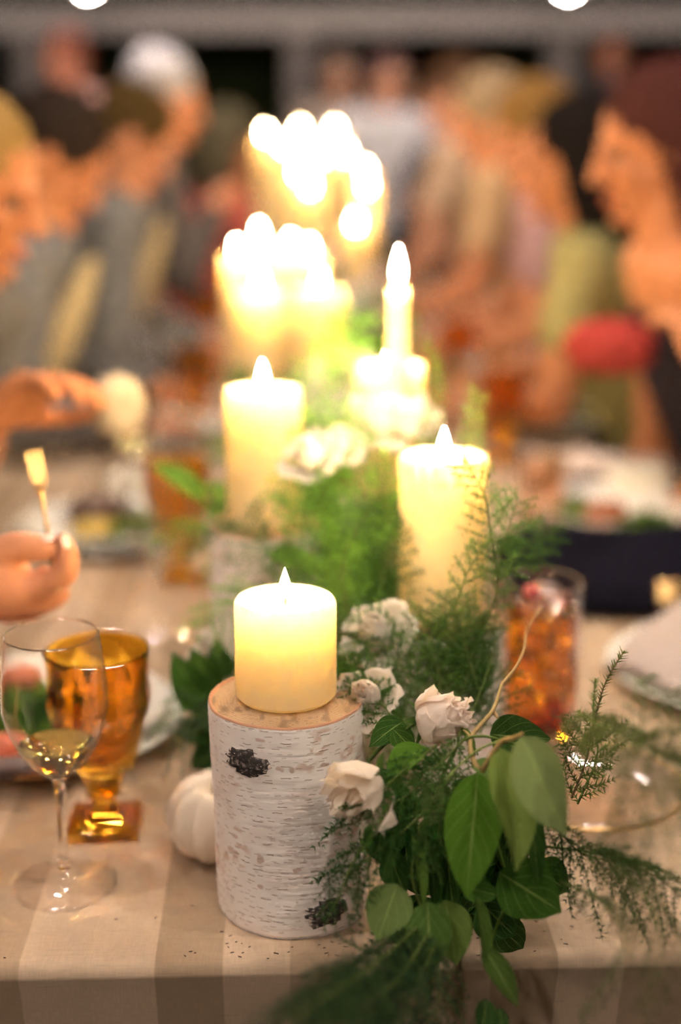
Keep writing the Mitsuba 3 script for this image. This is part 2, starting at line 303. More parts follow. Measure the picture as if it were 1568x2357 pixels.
# ----------------------------------------------------------------- birch stumps and candles
def stump(label, c, R, H, shift, knots=(), lean=0.0, seed=0):
    k = thing('birch_stump', label, 'birch log', None)
    wob = lambda a, z: 1 + .008 * np.sin(2 * a + seed) + .006 * np.sin(5 * a + 2 * seed + z * 20) + .004 * np.sin(11 * a + z * 60)
    prof = [(R * .6, .0004), (R * .985, .0008)] + [(R, z) for z in np.linspace(.004, H - .003, 14)] + [(R * .992, H - .0005)]
    m, uv = lathe_uv(prof, 96, wob, shift); M = np.array([[1, 0, lean], [0, 1, 0], [0, 0, 1]]) @ rotz(math.pi / 2)
    put(part(k, 'bark'), moved(m, c, M), 'birch_bark', True, uv=uv)
    ring = [(R * .992, H - .0005), (R * .985, H + .0012), (R * .955, H + .0008), (R * .945, H - .0004)]
    put(part(k, 'inner_bark', 'thin orange-brown ring of inner bark'), moved(lathe_uv(ring, 96, wob)[0], c, M), 'cambium', True)
    d, _ = lathe_uv([(R * .948, H - .0003), (R * .6, H), (R * .3, H), (1e-4, H)], 96, wob); v = np.asarray(d.vertices)
    put(part(k, 'cut_face', 'pale sawn wood'), moved(d, c, M), 'end_grain', True, uv=v[:, :2] + shift)
    for (th, z, w, h) in knots:
        rr, aa = np.meshgrid(np.linspace(0, 1, 12), np.linspace(0, 2 * np.pi, 41), indexing='ij')
        e = 1 + .42 * (meshkit.fbm(np.stack([np.cos(aa) * 5, np.sin(aa) * 5, aa * 0 + z * 50], -1), 3) - .5) * 2
        u, v = rr * e * np.cos(aa), rr * e * np.sin(aa); bump = .0022 * np.clip(1 - rr ** 3, 0, 1) * (.4 + meshkit.fbm(np.stack([u * 5, v * 5, u * 0 + 3], -1), 3))
        a = th + u * w / 2 / R; zz = z + v * h / 2; r = R * 1.006 + bump - .0012 * (rr > .98)
        P = np.stack([r * np.sin(a), -r * np.cos(a), zz], -1)
        put(part(k + '__bark', 'knot', 'dark bark knot'), moved(grid_mesh(P), c, np.array([[1, 0, lean], [0, 1, 0], [0, 0, 1]])), 'knot_bark', True, uv=np.stack([u, v * h / w], -1).reshape(-1, 2) + A(z, th) * 10 * 0)
    return k
def flame_mesh(s=1.0):
    t = np.linspace(0, 1, 14); r = .0056 * np.sin(np.pi * t ** .72) ** .85 * (1 - .38 * t)
    return lathe(np.stack([np.maximum(r, 1e-5), t * .027], 1) * s, 16)
FL1 = shape(flame_mesh(), 'flame_gas', True)
def candle(label, c, R, H, well=.004, drips=0, fs=1.0, lean=(0, 0), group=None, seed=0, base='pillar_candle', lit=FLAME):
    k = thing(base, label, 'candle', group)
    e = min(.003, R * .15)
    prof = [(1e-4, .0), (R - e, .0), (R, e)] + [(R, z) for z in np.linspace(e + .01, H - e - .004, 5)] + [(R, H - e), (R - e * .6, H), (R - e * 1.5, H), (max(R - e * 2.6 - well * .3, R * .5), H - well), (R * .3, H - well * 1.05), (1e-4, H - well * 1.05)]
    m = lathe(prof, 56)
    put(part(k, 'wax'), moved(m, c), 'wax', 40, interior={'type': 'ref', 'id': 'wax_body'})
    if drips:
        rs = np.random.default_rng(seed)
        for i in range(drips):
            a = -math.pi / 2 + (i / drips - .5) * 2.7 + rs.uniform(-.1, .1); ln = rs.uniform(.012, .042); r0 = rs.uniform(.0016, .0034)
            z = np.linspace(H - .001, H - ln, 8); rad = r0 * np.array([.6, .8, .8, .75, .75, .85, 1.15, .5])
            p = np.stack([np.cos(a + .02 * np.sin(z * 300)) * (R - .0002), np.sin(a + .02 * np.sin(z * 300)) * (R - .0002), z], 1)
            put(part(k + '__wax', 'drip'), moved(tube(p, rad, 8), c), 'wax', True)
    top = A(c[0], c[1], c[2] + H - well * 1.05)
    put(part(k, 'wick'), tube(spline([top + A(0, 0, -.002), top + A(.0003, 0, .004), top + A(.001 + lean[0] * .3, .0005, .009)], 6), .0009, 6), 'matte', True, (.03, .025, .02))
    f = part(k + '__wick', 'flame', 'bright candle flame')
    sh = np.eye(4); sh[:3, :3] = np.array([[fs, 0, lean[0]], [0, fs, lean[1]], [0, 0, fs]]); sh[:3, 3] = top + A(0, 0, .005)
    scene[f] = {**FL1, 'to_world': T(sh.tolist()), 'emitter': {'type': 'area', 'radiance': {'type': 'rgb', 'value': [x for x in lit]}}}
    return k
# the log and candle in front
S1 = A(-.036, .981, TABLE)
stump('birch log with a dark knot carrying the nearest pillar candle', S1, .0577, .167, 0.0, ((-.50, .139, .037, .020), (.50, .020, .034, .024)), -.03)
candle('short thick pillar candle on the birch log in front', A(-.0405, .985, TABLE + .1682), .0376, .0755, .0042, fs=.86)
# the two tall pillars behind it
c2 = at(605, 893, 1.383); z2 = aty(605, 1205, c2[1])[2]
stump('birch log half hidden in greenery under the tall left candle', A(c2[0], c2[1], TABLE), .056, z2 - TABLE - .001, 1.3, seed=2)
candle('tall pillar candle left of centre, behind the front log', A(c2[0], c2[1], z2), .0376, c2[2] - z2, .005, fs=1.02)
c3 = at(1022, 1047, 1.226); z3 = aty(1022, 1420, c3[1])[2]
stump('birch log hidden by fern under the dripping right candle', A(c3[0], c3[1], TABLE), .056, z3 - TABLE - .001, 2.7, seed=4)
candle('tall pillar candle with wax drips, right of centre behind fern sprays', A(c3[0], c3[1], z3), .0383, c3[2] - z3, .007, 13, seed=3)
c4 = at(899, 838, 1.54); z4 = c4[2] - .14
stump('birch log deep in the garland under the candle behind the white taper', A(c4[0], c4[1], TABLE), .055, z4 - TABLE - .001, 4.1, seed=5)
candle('pillar candle just behind the white taper', A(c4[0], c4[1], z4), .0376, .14, .008)
# the taper
t0 = at(917, 664, 1.45); tb = at(928, 990, 1.43); tb[1] = t0[1]
k = thing('taper_candle', 'slim white taper candle standing before the middle pillar', 'candle')
hgt = t0[2] - TABLE - .05
put(part(k, 'wax'), moved(lathe([(1e-4, 0), (.0118, 0), (.0118, .01), (.0108, hgt - .012), (.0122, hgt - .006), (.0118, hgt), (.006, hgt - .001), (1e-4, hgt - .001)], 28), A(t0[0], t0[1], TABLE + .05)), 'wax', 40, interior={'type': 'ref', 'id': 'wax_body'})
put(part(k, 'wick'), tube([A(t0[0], t0[1], t0[2] - .002), A(t0[0] + .001, t0[1], t0[2] + .008)], .0009, 6), 'matte', True, (.03, .025, .02))
f = part(k + '__wick', 'flame', 'bright candle flame'); scene[f] = {**FL1, 'to_world': T().translate((t0 + A(0, 0, .004)).tolist()).scale([1.25, 1.25, 1.45]), 'emitter': {'type': 'area', 'radiance': {'type': 'rgb', 'value': FLAME}}}
k = thing('candle_holder', 'low glass holder under the slim white taper', 'candle holder')
put(k, moved(lathe([(1e-4, 0), (.035, 0), (.035, .004), (.014, .012), (.012, .025), (.016, .05), (.0125, .05), (.0125, .047), (1e-4, .047)], 32), A(t0[0], t0[1], TABLE)), 'porcelain', 40, (.8, .78, .72))
# the cluster behind on the left, then the far one: (flame x, candle top y, lens distance, radius, candle height, label)
CL = [(549, 592, 2.36, .026, .23, 'leftmost slim candle of the left middle cluster'), (598, 556, 2.44, .027, .25, 'tallest candle at the back of the left middle cluster'),
      (668, 576, 2.42, .026, .24, 'third slim candle from the left in the middle cluster'), (716, 590, 2.45, .026, .22, 'rightmost tall candle of the left middle cluster'),
      (600, 672, 2.22, .034, .17, 'low candle in front of the left middle cluster'), (735, 668, 2.12, .038, .12, 'stout short candle at the right of the middle cluster'),
      (612, 318, 3.7, .03, .26, 'leftmost candle of the far cluster'), (655, 345, 3.6, .028, .24, 'second candle from the left in the far cluster'),
      (690, 308, 3.95, .03, .26, 'tall far candle with the highest flame on the left'), (772, 310, 4.0, .03, .26, 'tall far candle with the highest flame on the right'),
      (795, 362, 3.9, .03, .24, 'far candle right of the middle of the far cluster'), (737, 372, 3.75, .028, .22, 'far candle in the middle of the far cluster'),
      (688, 408, 3.4, .028, .2, 'front left candle of the far cluster'), (714, 440, 3.25, .027, .18, 'lowest front candle of the far cluster'),
      (842, 402, 3.5, .028, .2, 'rightmost tall candle of the far cluster'), (846, 438, 3.35, .028, .18, 'rightmost low candle of the far cluster'),
      (818, 525, 3.3, .03, .13, 'short lone candle below the far cluster')]
for i, (px, py, d, R, H, lab) in enumerate(CL):
    top = at(px, py, d); H = min(H, top[2] - TABLE - .03); zb = top[2] - H
    stump(f'birch log under the {lab}', A(top[0], top[1], TABLE), R * 1.22, zb - TABLE - .001, 5 + i * 1.7, seed=i)
    candle(lab, A(top[0], top[1], zb), R, H, .004, fs=(1.0, 1.1, .95)[i % 3], lit=[x * (.40 if i < 6 else .16) for x in FLAME], lean=((i * 37 % 11) / 11 * .2 - .1, 0), group=None)

# ----------------------------------------------------------------- glasses
def wine_shapes():
    bowl = lathe([(1e-4, .0938), (.006, .0942), (.013, .0965), (.022, .1045), (.0305, .1185), (.0375, .1355), (.0405, .150), (.0406, .160), (.0396, .175), (.0378, .19), (.0352, .2085)], 72)
    foot = lathe([(.0060, .0142), (.0102, .0096), (.018, .0060), (.030, .0030), (.0397, .0010)], 64)
    stem = lathe([(1e-4, .0140), (.0052, .0142), (.0055, .0155), (.0042, .028), (.0036, .05), (.0038, .075), (.0052, .088), (.0075, .0925), (.0045, .0936), (1e-4, .0936)], 56)
    ob = [(1e-4, .0938), (.006, .0942), (.013, .0965), (.022, .1045), (.0305, .1185), (.0375, .1355), (.0405, .150), (.0406, .160), (.0396, .175), (.0378, .19), (.0352, .2085)]
    bowl = lathe(ob + [(.0350, .2090), (.0346, .2085)] + [(max(r - .0007, 1e-4), z + (.0006 if z < .1 else 0)) for r, z in ob[-2::-1]], 72)
    a = np.linspace(0, 2 * np.pi, 73); rim = tube(np.stack([np.cos(a) * .0352, np.sin(a) * .0352, a * 0 + .2086], 1), .0007, 6, False); edge = tube(np.stack([np.cos(a) * .0397, np.sin(a) * .0397, a * 0 + .0012], 1), .0011, 8, False)
    wine = lathe([(1e-4, .0948), (.0050, .0954), (.0119, .0977), (.0208, .1056), (.0292, .1188), (.0296, .1196), (.0286, .1192), (1e-4, .1190)], 56)
    return shape(bowl, 'clear_glass', 40), shape(stem, 'clear_glass', 40), shape(rim, 'clear_glass', True), shape(foot, 'thin_glass', True), shape(edge, 'clear_glass', True), shape(wine, 'white_wine', 40)
WG = wine_shapes()
def wine_glass(label, xy, wine=True, group=None, s=1.0, rot=0.0, tilt=0.0):
    k = thing('wine_glass', label, 'wine glass', group)
    M = T().translate([float(xy[0]), float(xy[1]), TABLE + .0005]).rotate([0, 1, 0], tilt).scale(s)
    for nm, sh in zip(('bowl', 'stem', 'rim', 'foot', 'foot_edge'), WG): scene[part(k, nm)] = {**sh, 'to_world': M}
    if wine: scene[part(k, 'wine', 'a little pale yellow white wine')] = {**WG[5], 'to_world': M}
    return k
wine_glass('stemmed wine glass holding a little white wine at the front left', (-.217, 1.004))
def goblet_shapes():
    oct_ = lambda a: math.cos(math.pi / 8) / np.cos(np.mod(a + math.pi / 8, math.pi / 4) - math.pi / 8)
    def wob(a, z):
        w = np.clip((z - .05) / .02, 0, 1) * np.clip((.152 - z) / .02, 0, 1); fl = np.clip((z - .056) / .006, 0, 1) * np.clip((.108 - z) / .02, 0, 1)
        return (1 - .85 * w) + .85 * w * oct_(a) * 1.03 + .022 * 2.6 * fl * np.abs(np.sin(12 * a)) 
    out = [(1e-4, .0175), (.0105, .0175), (.0105, .029), (.0148, .0315), (.0150, .040), (.0135, .0415), (.0170, .0455), (.0172, .0515), (.0150, .0530), (.0235, .0560), (.0262, .0600), (.0290, .070), (.0330, .085), (.0380, .101), (.0435, .112), (.0445, .119), (.0425, .128), (.0420, .140), (.0424, .152), (.0428, .160), (.0424, .1612)]
    inn = [(.0410, .1612), (.0404, .158), (.0396, .140), (.0398, .120), (.0375, .108), (.0325, .095), (.0270, .080), (.0230, .070), (.017, .0655), (1e-4, .0645)]
    n = 96; o = lathe(out, n, wob); i = lathe(inn, n); o2 = cat([o]); v0 = len(o.vertices)
    top = np.arange(n) + (len(out) - 1) * n; low = np.arange(n) + v0; t2, l2 = np.roll(top, -1), np.roll(low, -1)
    m = tm(np.vstack([o.vertices, i.vertices]), np.vstack([o.faces, np.asarray(i.faces) + v0, np.stack([top, t2, l2], 1), np.stack([top, l2, low], 1)]))
    b = .0298; sq = lambda h, z: [(-h, -h, z), (h, -h, z), (h, h, z), (-h, h, z)]
    s = m3.Manifold.sphere(.0015, 8); lo = m3.Manifold.batch_hull([s.translate((x, y, z)) for x in (-b + .0015, b - .0015) for y in (-b + .0015, b - .0015) for z in (.0015, .008)])
    up = m3.Manifold.batch_hull([s.translate((x, y, .007)) for x in (-b + .003, b - .003) for y in (-b + .003, b - .003)] + [s.translate((x, y, .0158)) for x in (-.011, .011) for y in (-.011, .011)])
    return shape(m, 'amber_glass', 30), shape(lo + up, 'amber_glass', 30)
GB = goblet_shapes()
def goblet(label, xy, rot=0.0, group=None):
    k = thing('amber_goblet', label, 'goblet', group); M = T().translate([float(xy[0]), float(xy[1]), TABLE + .0006]).rotate([0, 0, 1], rot)
    scene[part(k, 'bowl')] = {**GB[0], 'to_world': M}; scene[part(k, 'foot', 'square amber glass foot')] = {**GB[1], 'to_world': M}
goblet('pressed amber glass goblet with a square foot behind the near wine glass', (-.2005, 1.099), 4)
goblet('amber goblet standing right of the left-hand dinner plate', on(415, 1335)[:2], 20)
goblet('blurred amber goblet left of the tall left candle', on(452, 985)[:2], 10)
goblet('farthest amber goblet on the left beside the middle candle cluster', on(478, 820)[:2], 30)
goblet('orange-lit amber goblet right of the dripping candle', on(1150, 1065)[:2], 40)
goblet('amber goblet far on the right beyond the white taper', on(1050, 905)[:2], 25)
for px, py, lab, w in ((372, 1462, 'empty wine glass in the middle of the left side, beyond the near plate', False), (318, 1180, 'wine glass beside the farther left dinner plate', True), (372, 930, 'wine glass behind the farther amber goblet on the left', False),
                    (405, 640, 'blurred wine glass before the guests on the far left', True), (985, 765, 'wine glass right of the white taper', True), (1065, 1085, 'wine glass behind the dripping candle', False)):
    wine_glass(lab, on(px, py)[:2], w)
# iced tea
k = thing('iced_tea_glass', 'tall tumbler of iced tea with ice and red berries', 'drink')
tc = A(.195, 1.293, TABLE + .0005); TR, TH = .0368, .158
put(part(k, 'tumbler'), moved(lathe([(TR * .93, .0045), (TR * .94, .02), (TR * .965, .08), (TR, TH)], 56), tc), 'thin_glass', True)
put(part(k, 'base', 'thick glass bottom'), moved(lathe([(1e-4, 0), (TR * .9, 0), (TR * .94, .003), (TR * .935, .0045), (1e-4, .0045)], 40), tc), 'clear_glass', 40)
a = np.linspace(0, 2 * np.pi, 61); put(part(k, 'rim'), moved(tube(np.stack([np.cos(a) * TR, np.sin(a) * TR, a * 0 + TH], 1), .0009, 6, False), tc), 'clear_glass', True)
TL = .132
put(part(k, 'tea', 'orange-brown iced tea'), moved(lathe([(1e-4, .0052), (TR * .915, .0052), (TR * .93, .02), (TR * .952, .08), (TR * .98, TL), (1e-4, TL - .0006)], 48), tc), 'iced_tea', 40)
rs = np.random.default_rng(8)
cube = rbox(.024, .024, .022, .004, 8)
for x, y, z in ((-.011, -.012, .135), (.014, -.008, .137), (.002, .014, .139), (-.018, .008, .128), (.012, .012, .108), (-.008, -.010, .100), (.013, -.012, .082), (-.012, .006, .072), (.006, .0, .052)):
    put(part(k, 'ice_cube'), moved(cube, tc + A(x, y, z), rotz(rs.uniform(0, 3)) @ rotx(rs.uniform(-.5, .5))), 'ice', 30)
for x, y, z in ((.012, -.014, .018), (-.004, -.02, .014), (.018, .004, .020), (.004, .012, .016), (-.016, -.006, .015), (.010, -.012, .038), (-.014, -.012, .150)):
    s = trimesh.creation.icosphere(3, .0085); s.vertices = s.vertices * A(1, 1, .9); put(part(k, 'berry', 'dark red berry'), moved(s, tc + A(x, y, z)), 'satin', True, (.42, .01, .025))
# rose drink
k = thing('rose_drink_glass', 'clear tumbler of peach-coloured drink before the right-hand plate', 'drink')
rc = A(*on(1243, 1215)[:2], TABLE + .0005)
put(part(k, 'tumbler'), moved(lathe([(.033, .003), (.034, .02), (.0375, .125)], 48), rc), 'thin_glass', True)
put(part(k, 'drink', 'peach-coloured drink'), moved(lathe([(1e-4, .004), (.0322, .004), (.0333, .02), (.0362, .105), (1e-4, .105)], 40), rc), 'rose_drink', 40)

# ----------------------------------------------------------------- plates and food
def plate_mesh(R): return lathe([(1e-4, 0), (R * .62, 0), (R * .64, .003), (R * .97, .0165), (R, .019), (R * .995, .0205), (R * .965, .0195), (R * .72, .0095), (R * .6, .006), (1e-4, .0055)], 72)
PL = shape(plate_mesh(.128), 'porcelain', 40, (.88, .87, .84)); CH = shape(plate_mesh(.143), 'porcelain', 40, (.74, .76, .73)); PS = shape(plate_mesh(.1), 'porcelain', 40, (.78, .75, .70))
def plate(label, xy, z=0.0, sh=None, cat_='plate'):
    k = thing('charger_plate' if sh is CH else 'dinner_plate', label, cat_); scene[k] = {**(sh or PL), 'to_world': T().translate([float(xy[0]), float(xy[1]), TABLE + .0005 + z])}; return k
SET = [((-.298, 1.295), 'near left setting behind the wine glass'), ((-.335, 1.985), 'left setting beyond the hand with the fork'), ((.412, 2.075), 'right setting behind the navy bag'), ((.43, 1.43), 'right front setting under the napkin'),
       ((-.365, 2.68), 'third left setting'), ((.41, 2.78), 'third right setting'), ((-.39, 3.35), 'fourth left setting'), ((.40, 3.42), 'fourth right setting'), ((-.42, 4.05), 'fifth left setting'), ((.38, 4.1), 'fifth right setting')]
for xy, lab in SET:
    plate(f'white dinner plate of the {lab}', xy, .0125)
    plate(f'pale charger plate of the {lab}', xy, 0, CH)
def salad(label, c, r, n, cols, seed, h=.02):
    rs = np.random.default_rng(seed); ms, cs = [], []
    for i in range(n):
        L, W = rs.uniform(.018, .035) * r / .05, rs.uniform(.010, .02) * r / .05
        u, v = np.meshgrid(np.linspace(-1, 1, 5), np.linspace(0, 1, 6)); P = np.stack([u * W * np.sin(np.pi * np.clip(v, .08, .95)) , (v - .5) * L, .006 * np.sin(v * 7 + u * 3 + i) + .004 * u * u], -1)
        a, q = rs.uniform(0, 6.28), np.sqrt(rs.uniform(0, 1)) * r
        m = moved(grid_mesh(P), A(c[0] + q * math.cos(a), c[1] + q * math.sin(a), c[2] + rs.uniform(.004, h) * (1.1 - q / r)), rotz(rs.uniform(0, 6.28)) @ rotx(rs.uniform(-.7, .7)) @ roty(rs.uniform(-.6, .6)))
        ms.append(m); cs.append(np.tile(cols[rs.integers(len(cols))], (len(m.vertices), 1)))
    k = thing('salad', label, 'salad', kind='stuff'); put(k, cat(ms), 'needle', True, np.vstack(cs))
def lump(base, label, c, size, col, seed, rot=0.0, cat_='food', mat='satin'):
    m = trimesh.creation.icosphere(4); v = np.asarray(m.vertices); v = np.sign(v) * np.abs(v) ** .8 * (.85 + .3 * meshkit.fbm(v * 2.5 + seed, 3)[:, None]) * np.asarray(size)
    m.vertices = v @ rotz(rot).T + np.asarray(c); k = thing(base, label, cat_); put(k, m, mat, True, col)
GR = [(.10, .22, .03), (.17, .30, .05), (.22, .34, .07), (.05, .14, .03)]; PZ = TABLE + .0215
def pl(px, py): return on(px, py, PZ)
salad('green salad heap on the near left plate behind the wine glass', pl(45, 1655), .055, 60, GR + [(.10, .2, .05)], 1)
lump('tomato_wedge', 'red tomato wedge at the back of the near left plate', pl(25, 1590) + A(0, 0, .012), (.034, .018, .013), (.55, .16, .08), 3, .3)
lump('tomato_wedge', 'red-orange tomato wedge at the front of the near left plate', pl(8, 1745) + A(0, 0, .010), (.028, .018, .011), (.62, .13, .05), 5)
lump('roast_meat', 'dark roast slice at the front edge of the near left plate', pl(14, 1785) + A(0, 0, .008), (.04, .014, .008), (.07, .035, .03), 9)
lump('roast_meat', 'dark brown roast slice on the farther left plate', pl(225, 1205) + A(0, 0, .02), (.044, .026, .020), (.085, .035, .025), 4, .3)
salad('green salad beside the dark roast on the farther left plate', pl(285, 1215), .05, 50, GR + [(.45, .36, .05)], 2)
lump('potato', 'yellow potato piece in front of the dark roast', pl(215, 1232) + A(0, 0, .01), (.03, .018, .012), (.55, .40, .08), 6)
lump('bread_roll', 'white bread roll at the back of the farther left plate', pl(310, 1150) + A(0, .03, .018), (.05, .035, .022), (.82, .78, .70), 7)
lump('roast_meat', 'red-brown meat piece on the right-hand plate', pl(1395, 1212) + A(0, 0, .018), (.03, .022, .021), (.36, .12, .05), 8)
salad('green salad at the front of the right-hand plate', pl(1480, 1218), .05, 46, GR, 3)
salad('pale green lettuce at the left of the right-hand plate', pl(1325, 1180), .04, 36, GR[1:3] + [(.3, .36, .1)], 4)
lump('bread_roll', 'white bread roll at the back of the right-hand plate', pl(1480, 1135) + A(0, .02, .018), (.055, .03, .02), (.84, .80, .70), 11)
for i, (px, py, col, w) in enumerate(((300, 1035, (.3, .28, .07), 'third left setting'), (1270, 1010, (.55, .46, .30), 'third right setting'), (520, 860, (.35, .3, .1), 'fourth left setting'), (1190, 860, (.7, .5, .3), 'fourth right setting'))):
    c = pl(px, py) if i > 1 else A(*SET[4 + i][0], PZ); c = A(*SET[4 + i][0], PZ)
    lump('roast_meat', f'browned food portion on the plate of the {w}', c + A(.0, -.02, .014), (.05, .035, .02), col, 20 + i, i)
    salad(f'small salad on the plate of the {w}', c + A(.05, .02, 0), .04, 30, GR, 12 + i)
def napkin(label, c, size, rz, ry, seed, col=(.76, .68, .68), th=.006):
    u, v = np.meshgrid(np.linspace(-1, 1, 22), np.linspace(-1, 1, 16)); w = meshkit.fbm(np.stack([u * 2 + seed, v * 2, u * 0], -1), 3) - .5
    P = np.stack([u * size[0] / 2 + .004 * w, v * size[1] / 2 + .006 * w, .016 * w + .006 * np.cos(v * 2.4)], -1)
    k = thing('napkin', label, 'napkin'); put(k, moved(sheet_solid(P, th), c, rotz(rz) @ roty(ry)), 'matte', 30, col); return k
napkin('white folded napkin on the right front plate', A(.395, 1.435, TABLE + .062), (.22, .12), .75, -.30, 3, (.44, .38, .38), .010)
lump('bread_roll', 'brown bread roll lying on the white napkin at the right edge', A(.42, 1.44, TABLE + .09), (.045, .025, .02), (.30, .14, .08), 13, .5)
napkin('pinkish napkin crumpled beyond the right-hand plate', A(.44, 2.36, TABLE + .03), (.24, .16), .2, .1, 5, (.80, .68, .62))
napkin('white napkin lying before the guests in the middle right', on(1225, 830) + A(0, 0, .03), (.24, .2), .3, .1, 6)
napkin('white napkin on the left side before the grey-suited guests', on(290, 830) + A(0, 0, .04), (.24, .2), .3, .1, 7)
lump('red_napkin', 'red cloth napkin bunched up on the right before the auburn-haired guest', at(1405, 797, 2.12), (.066, .052, .042), (.38, .055, .05), 8, .2, 'napkin', 'matte')
lump('napkin', 'white napkin gripped in a hand at the left behind the upright fork', aty(272, 935, 1.585), (.030, .022, .036), (.40, .34, .27), 31, .4, 'napkin', 'matte')
# glass bread plate with a gold rim
k = thing('glass_bread_plate', 'clear glass bread plate with a thin gold rim at the front right', 'plate')
gc = A(.216, 1.1655, TABLE + .0006); GRR = .0905
put(part(k, 'plate'), moved(lathe([(1e-4, .001), (GRR * .7, .001), (GRR * .8, .004), (GRR, .0098)], 72), gc), 'thin_glass', True)
a = np.linspace(0, 2 * np.pi, 91); put(part(k, 'rim', 'thin gold rim'), moved(tube(np.stack([np.cos(a) * (GRR + .0006), np.sin(a) * (GRR + .0006), a * 0 + .0098], 1), .0018, 6, False), gc), 'gold_metal', True)
# navy bag
k = thing('clutch_bag', 'navy evening bag with a gold clasp lying behind the iced tea', 'bag')
bc = A(.40, 1.74, TABLE); BS = np.diag([1, 1, .68])
body = to_tm(m3.Manifold.batch_hull([m3.Manifold.sphere(r, 24).scale((1, 1, s)).translate(p) for r, s, p in ((.03, .9, (-.17, -.09, .028)), (.03, .9, (.17, -.09, .028)), (.035, 1.0, (-.16, .08, .05)), (.035, 1.0, (.16, .08, .05)), (.02, 1, (-.165, .02, .085)), (.02, 1, (.165, .02, .085)))]))
body = to_tm(m3.Manifold(m3.Mesh(np.asarray(body.vertices, np.float32), np.asarray(body.faces, np.uint32))).refine_to_length(.012)); v = np.asarray(body.vertices); body.vertices = v + np.asarray(body.vertex_normals) * (meshkit.fbm(v * 22, 3)[:, None] - .5) * .012 * np.clip(v[:, 2:] / .02, 0, 1)
put(part(k, 'body'), moved(body, bc, BS), 'matte', True, (.008, .008, .014))
fl = np.stack(np.meshgrid(np.linspace(-.165, .165, 30), np.linspace(0, 1, 16)), -1); x, t = fl[..., 0], fl[..., 1]
P = np.stack([x, .05 - .15 * t, .106 - .055 * t ** 1.6 - .012 * t * (x / .165) ** 2 + .004 * np.sin(x * 40 + t * 4)], -1)
put(part(k, 'flap', 'padded flap'), moved(sheet_solid(P, .008), bc, BS), 'matte', 30, (.010, .010, .018))
put(part(k, 'clasp', 'square gold clasp'), moved(rbox(.030, .014, .028, .003, 8), bc + A(-.004, -.112, .036), rotx(-.45)), 'gold_metal', 40)
# forks
def fork_mesh():
    def bar(p, r): return tube(spline(p, 14), r, 8)
    h = spline([A(0, -.11, 0), A(0, -.06, .003), A(0, 0, .004), A(0, .035, .001)], 16); ms = [tube(h, np.interp(np.linspace(0, 1, 16), [0, .2, .7, 1], [.0042, .0034, .0022, .0035]), 8)]
    for x in (-.0095, -.0032, .0032, .0095): ms.append(bar([A(x * .25, .033, .001), A(x * .9, .044, -.001), A(x, .06, .0), A(x, .092, .006)], np.linspace(.0020, .0012, 14)))
    return cat(ms)
FK = fork_mesh()
def fork(label, R, c):
    k = thing('fork', label, 'fork'); put(k, moved(FK, c, R), 'gold_metal', 40)
q = pl(48, 1778); fork('gold fork lying on the front of the near left plate', frame((0, -.1, 1), (-.3, -1, 0)), q + A(-.06, .01, .006))
# specks of bark on the cloth
rs = np.random.default_rng(21); ms = []
for i in range(80):
    c = A(rs.normal(.03, .10), .896 + abs(rs.normal(0, .035)) + .004, 0)
    if math.hypot(c[0] - S1[0], c[1] - S1[1]) < .06: continue
    ms.append(moved(rbox(rs.uniform(.001, .004), rs.uniform(.0003, .0007), .0006, .00015, 4), A(c[0], c[1], TABLE + .0005), rotz(rs.normal(0, .5))))
k = thing('bark_crumbs', 'tiny dark crumbs of bark scattered on the cloth around the front log', 'crumbs', kind='stuff'); put(k, cat(ms), 'matte', False, (.12, .075, .06))
# little white pumpkin
def pumpkin(label, c, R, H, n=11, rot=0.0, tilt=0.0):
    t, a = np.meshgrid(np.linspace(-1, 1, 40), np.linspace(0, 2 * np.pi, 133), indexing='ij')
    th = t * np.pi / 2; rib = 1 - .21 * (1 - np.abs(np.sin(n * a / 2 + .2 * np.sin(a))) ** .55) * np.cos(th) ** .4
    r = (np.cos(th) * .78 + .22 * np.cos(th) ** .35) * R * rib; z = np.sin(th) * H / 2 * (1 - .0 * t) - .22 * H * np.exp(-(r / R / .3) ** 2) * np.sign(t) * 1.0
    m = grid_mesh(np.stack([r * np.cos(a), r * np.sin(a), z], -1)); Rm = rotz(rot) @ rotx(tilt)
    k = thing('white_pumpkin', label, 'pumpkin'); put(part(k, 'flesh'), moved(m, c, Rm), 'skin', True, (.80, .70, .60))
    s = spline([A(0, 0, H * .25), A(.002, .001, H * .5), A(.007, .003, H * .62)], 8); put(part(k, 'stalk', 'short dry stalk'), moved(tube(s, np.linspace(.006, .004, 8), 7), c, Rm), 'matte', 40, (.35, .27, .16))
pumpkin('small ribbed white pumpkin tucked behind the front birch log', A(-.1005, 1.055, TABLE + .0335), .0425, .069, 10, .4, .12)
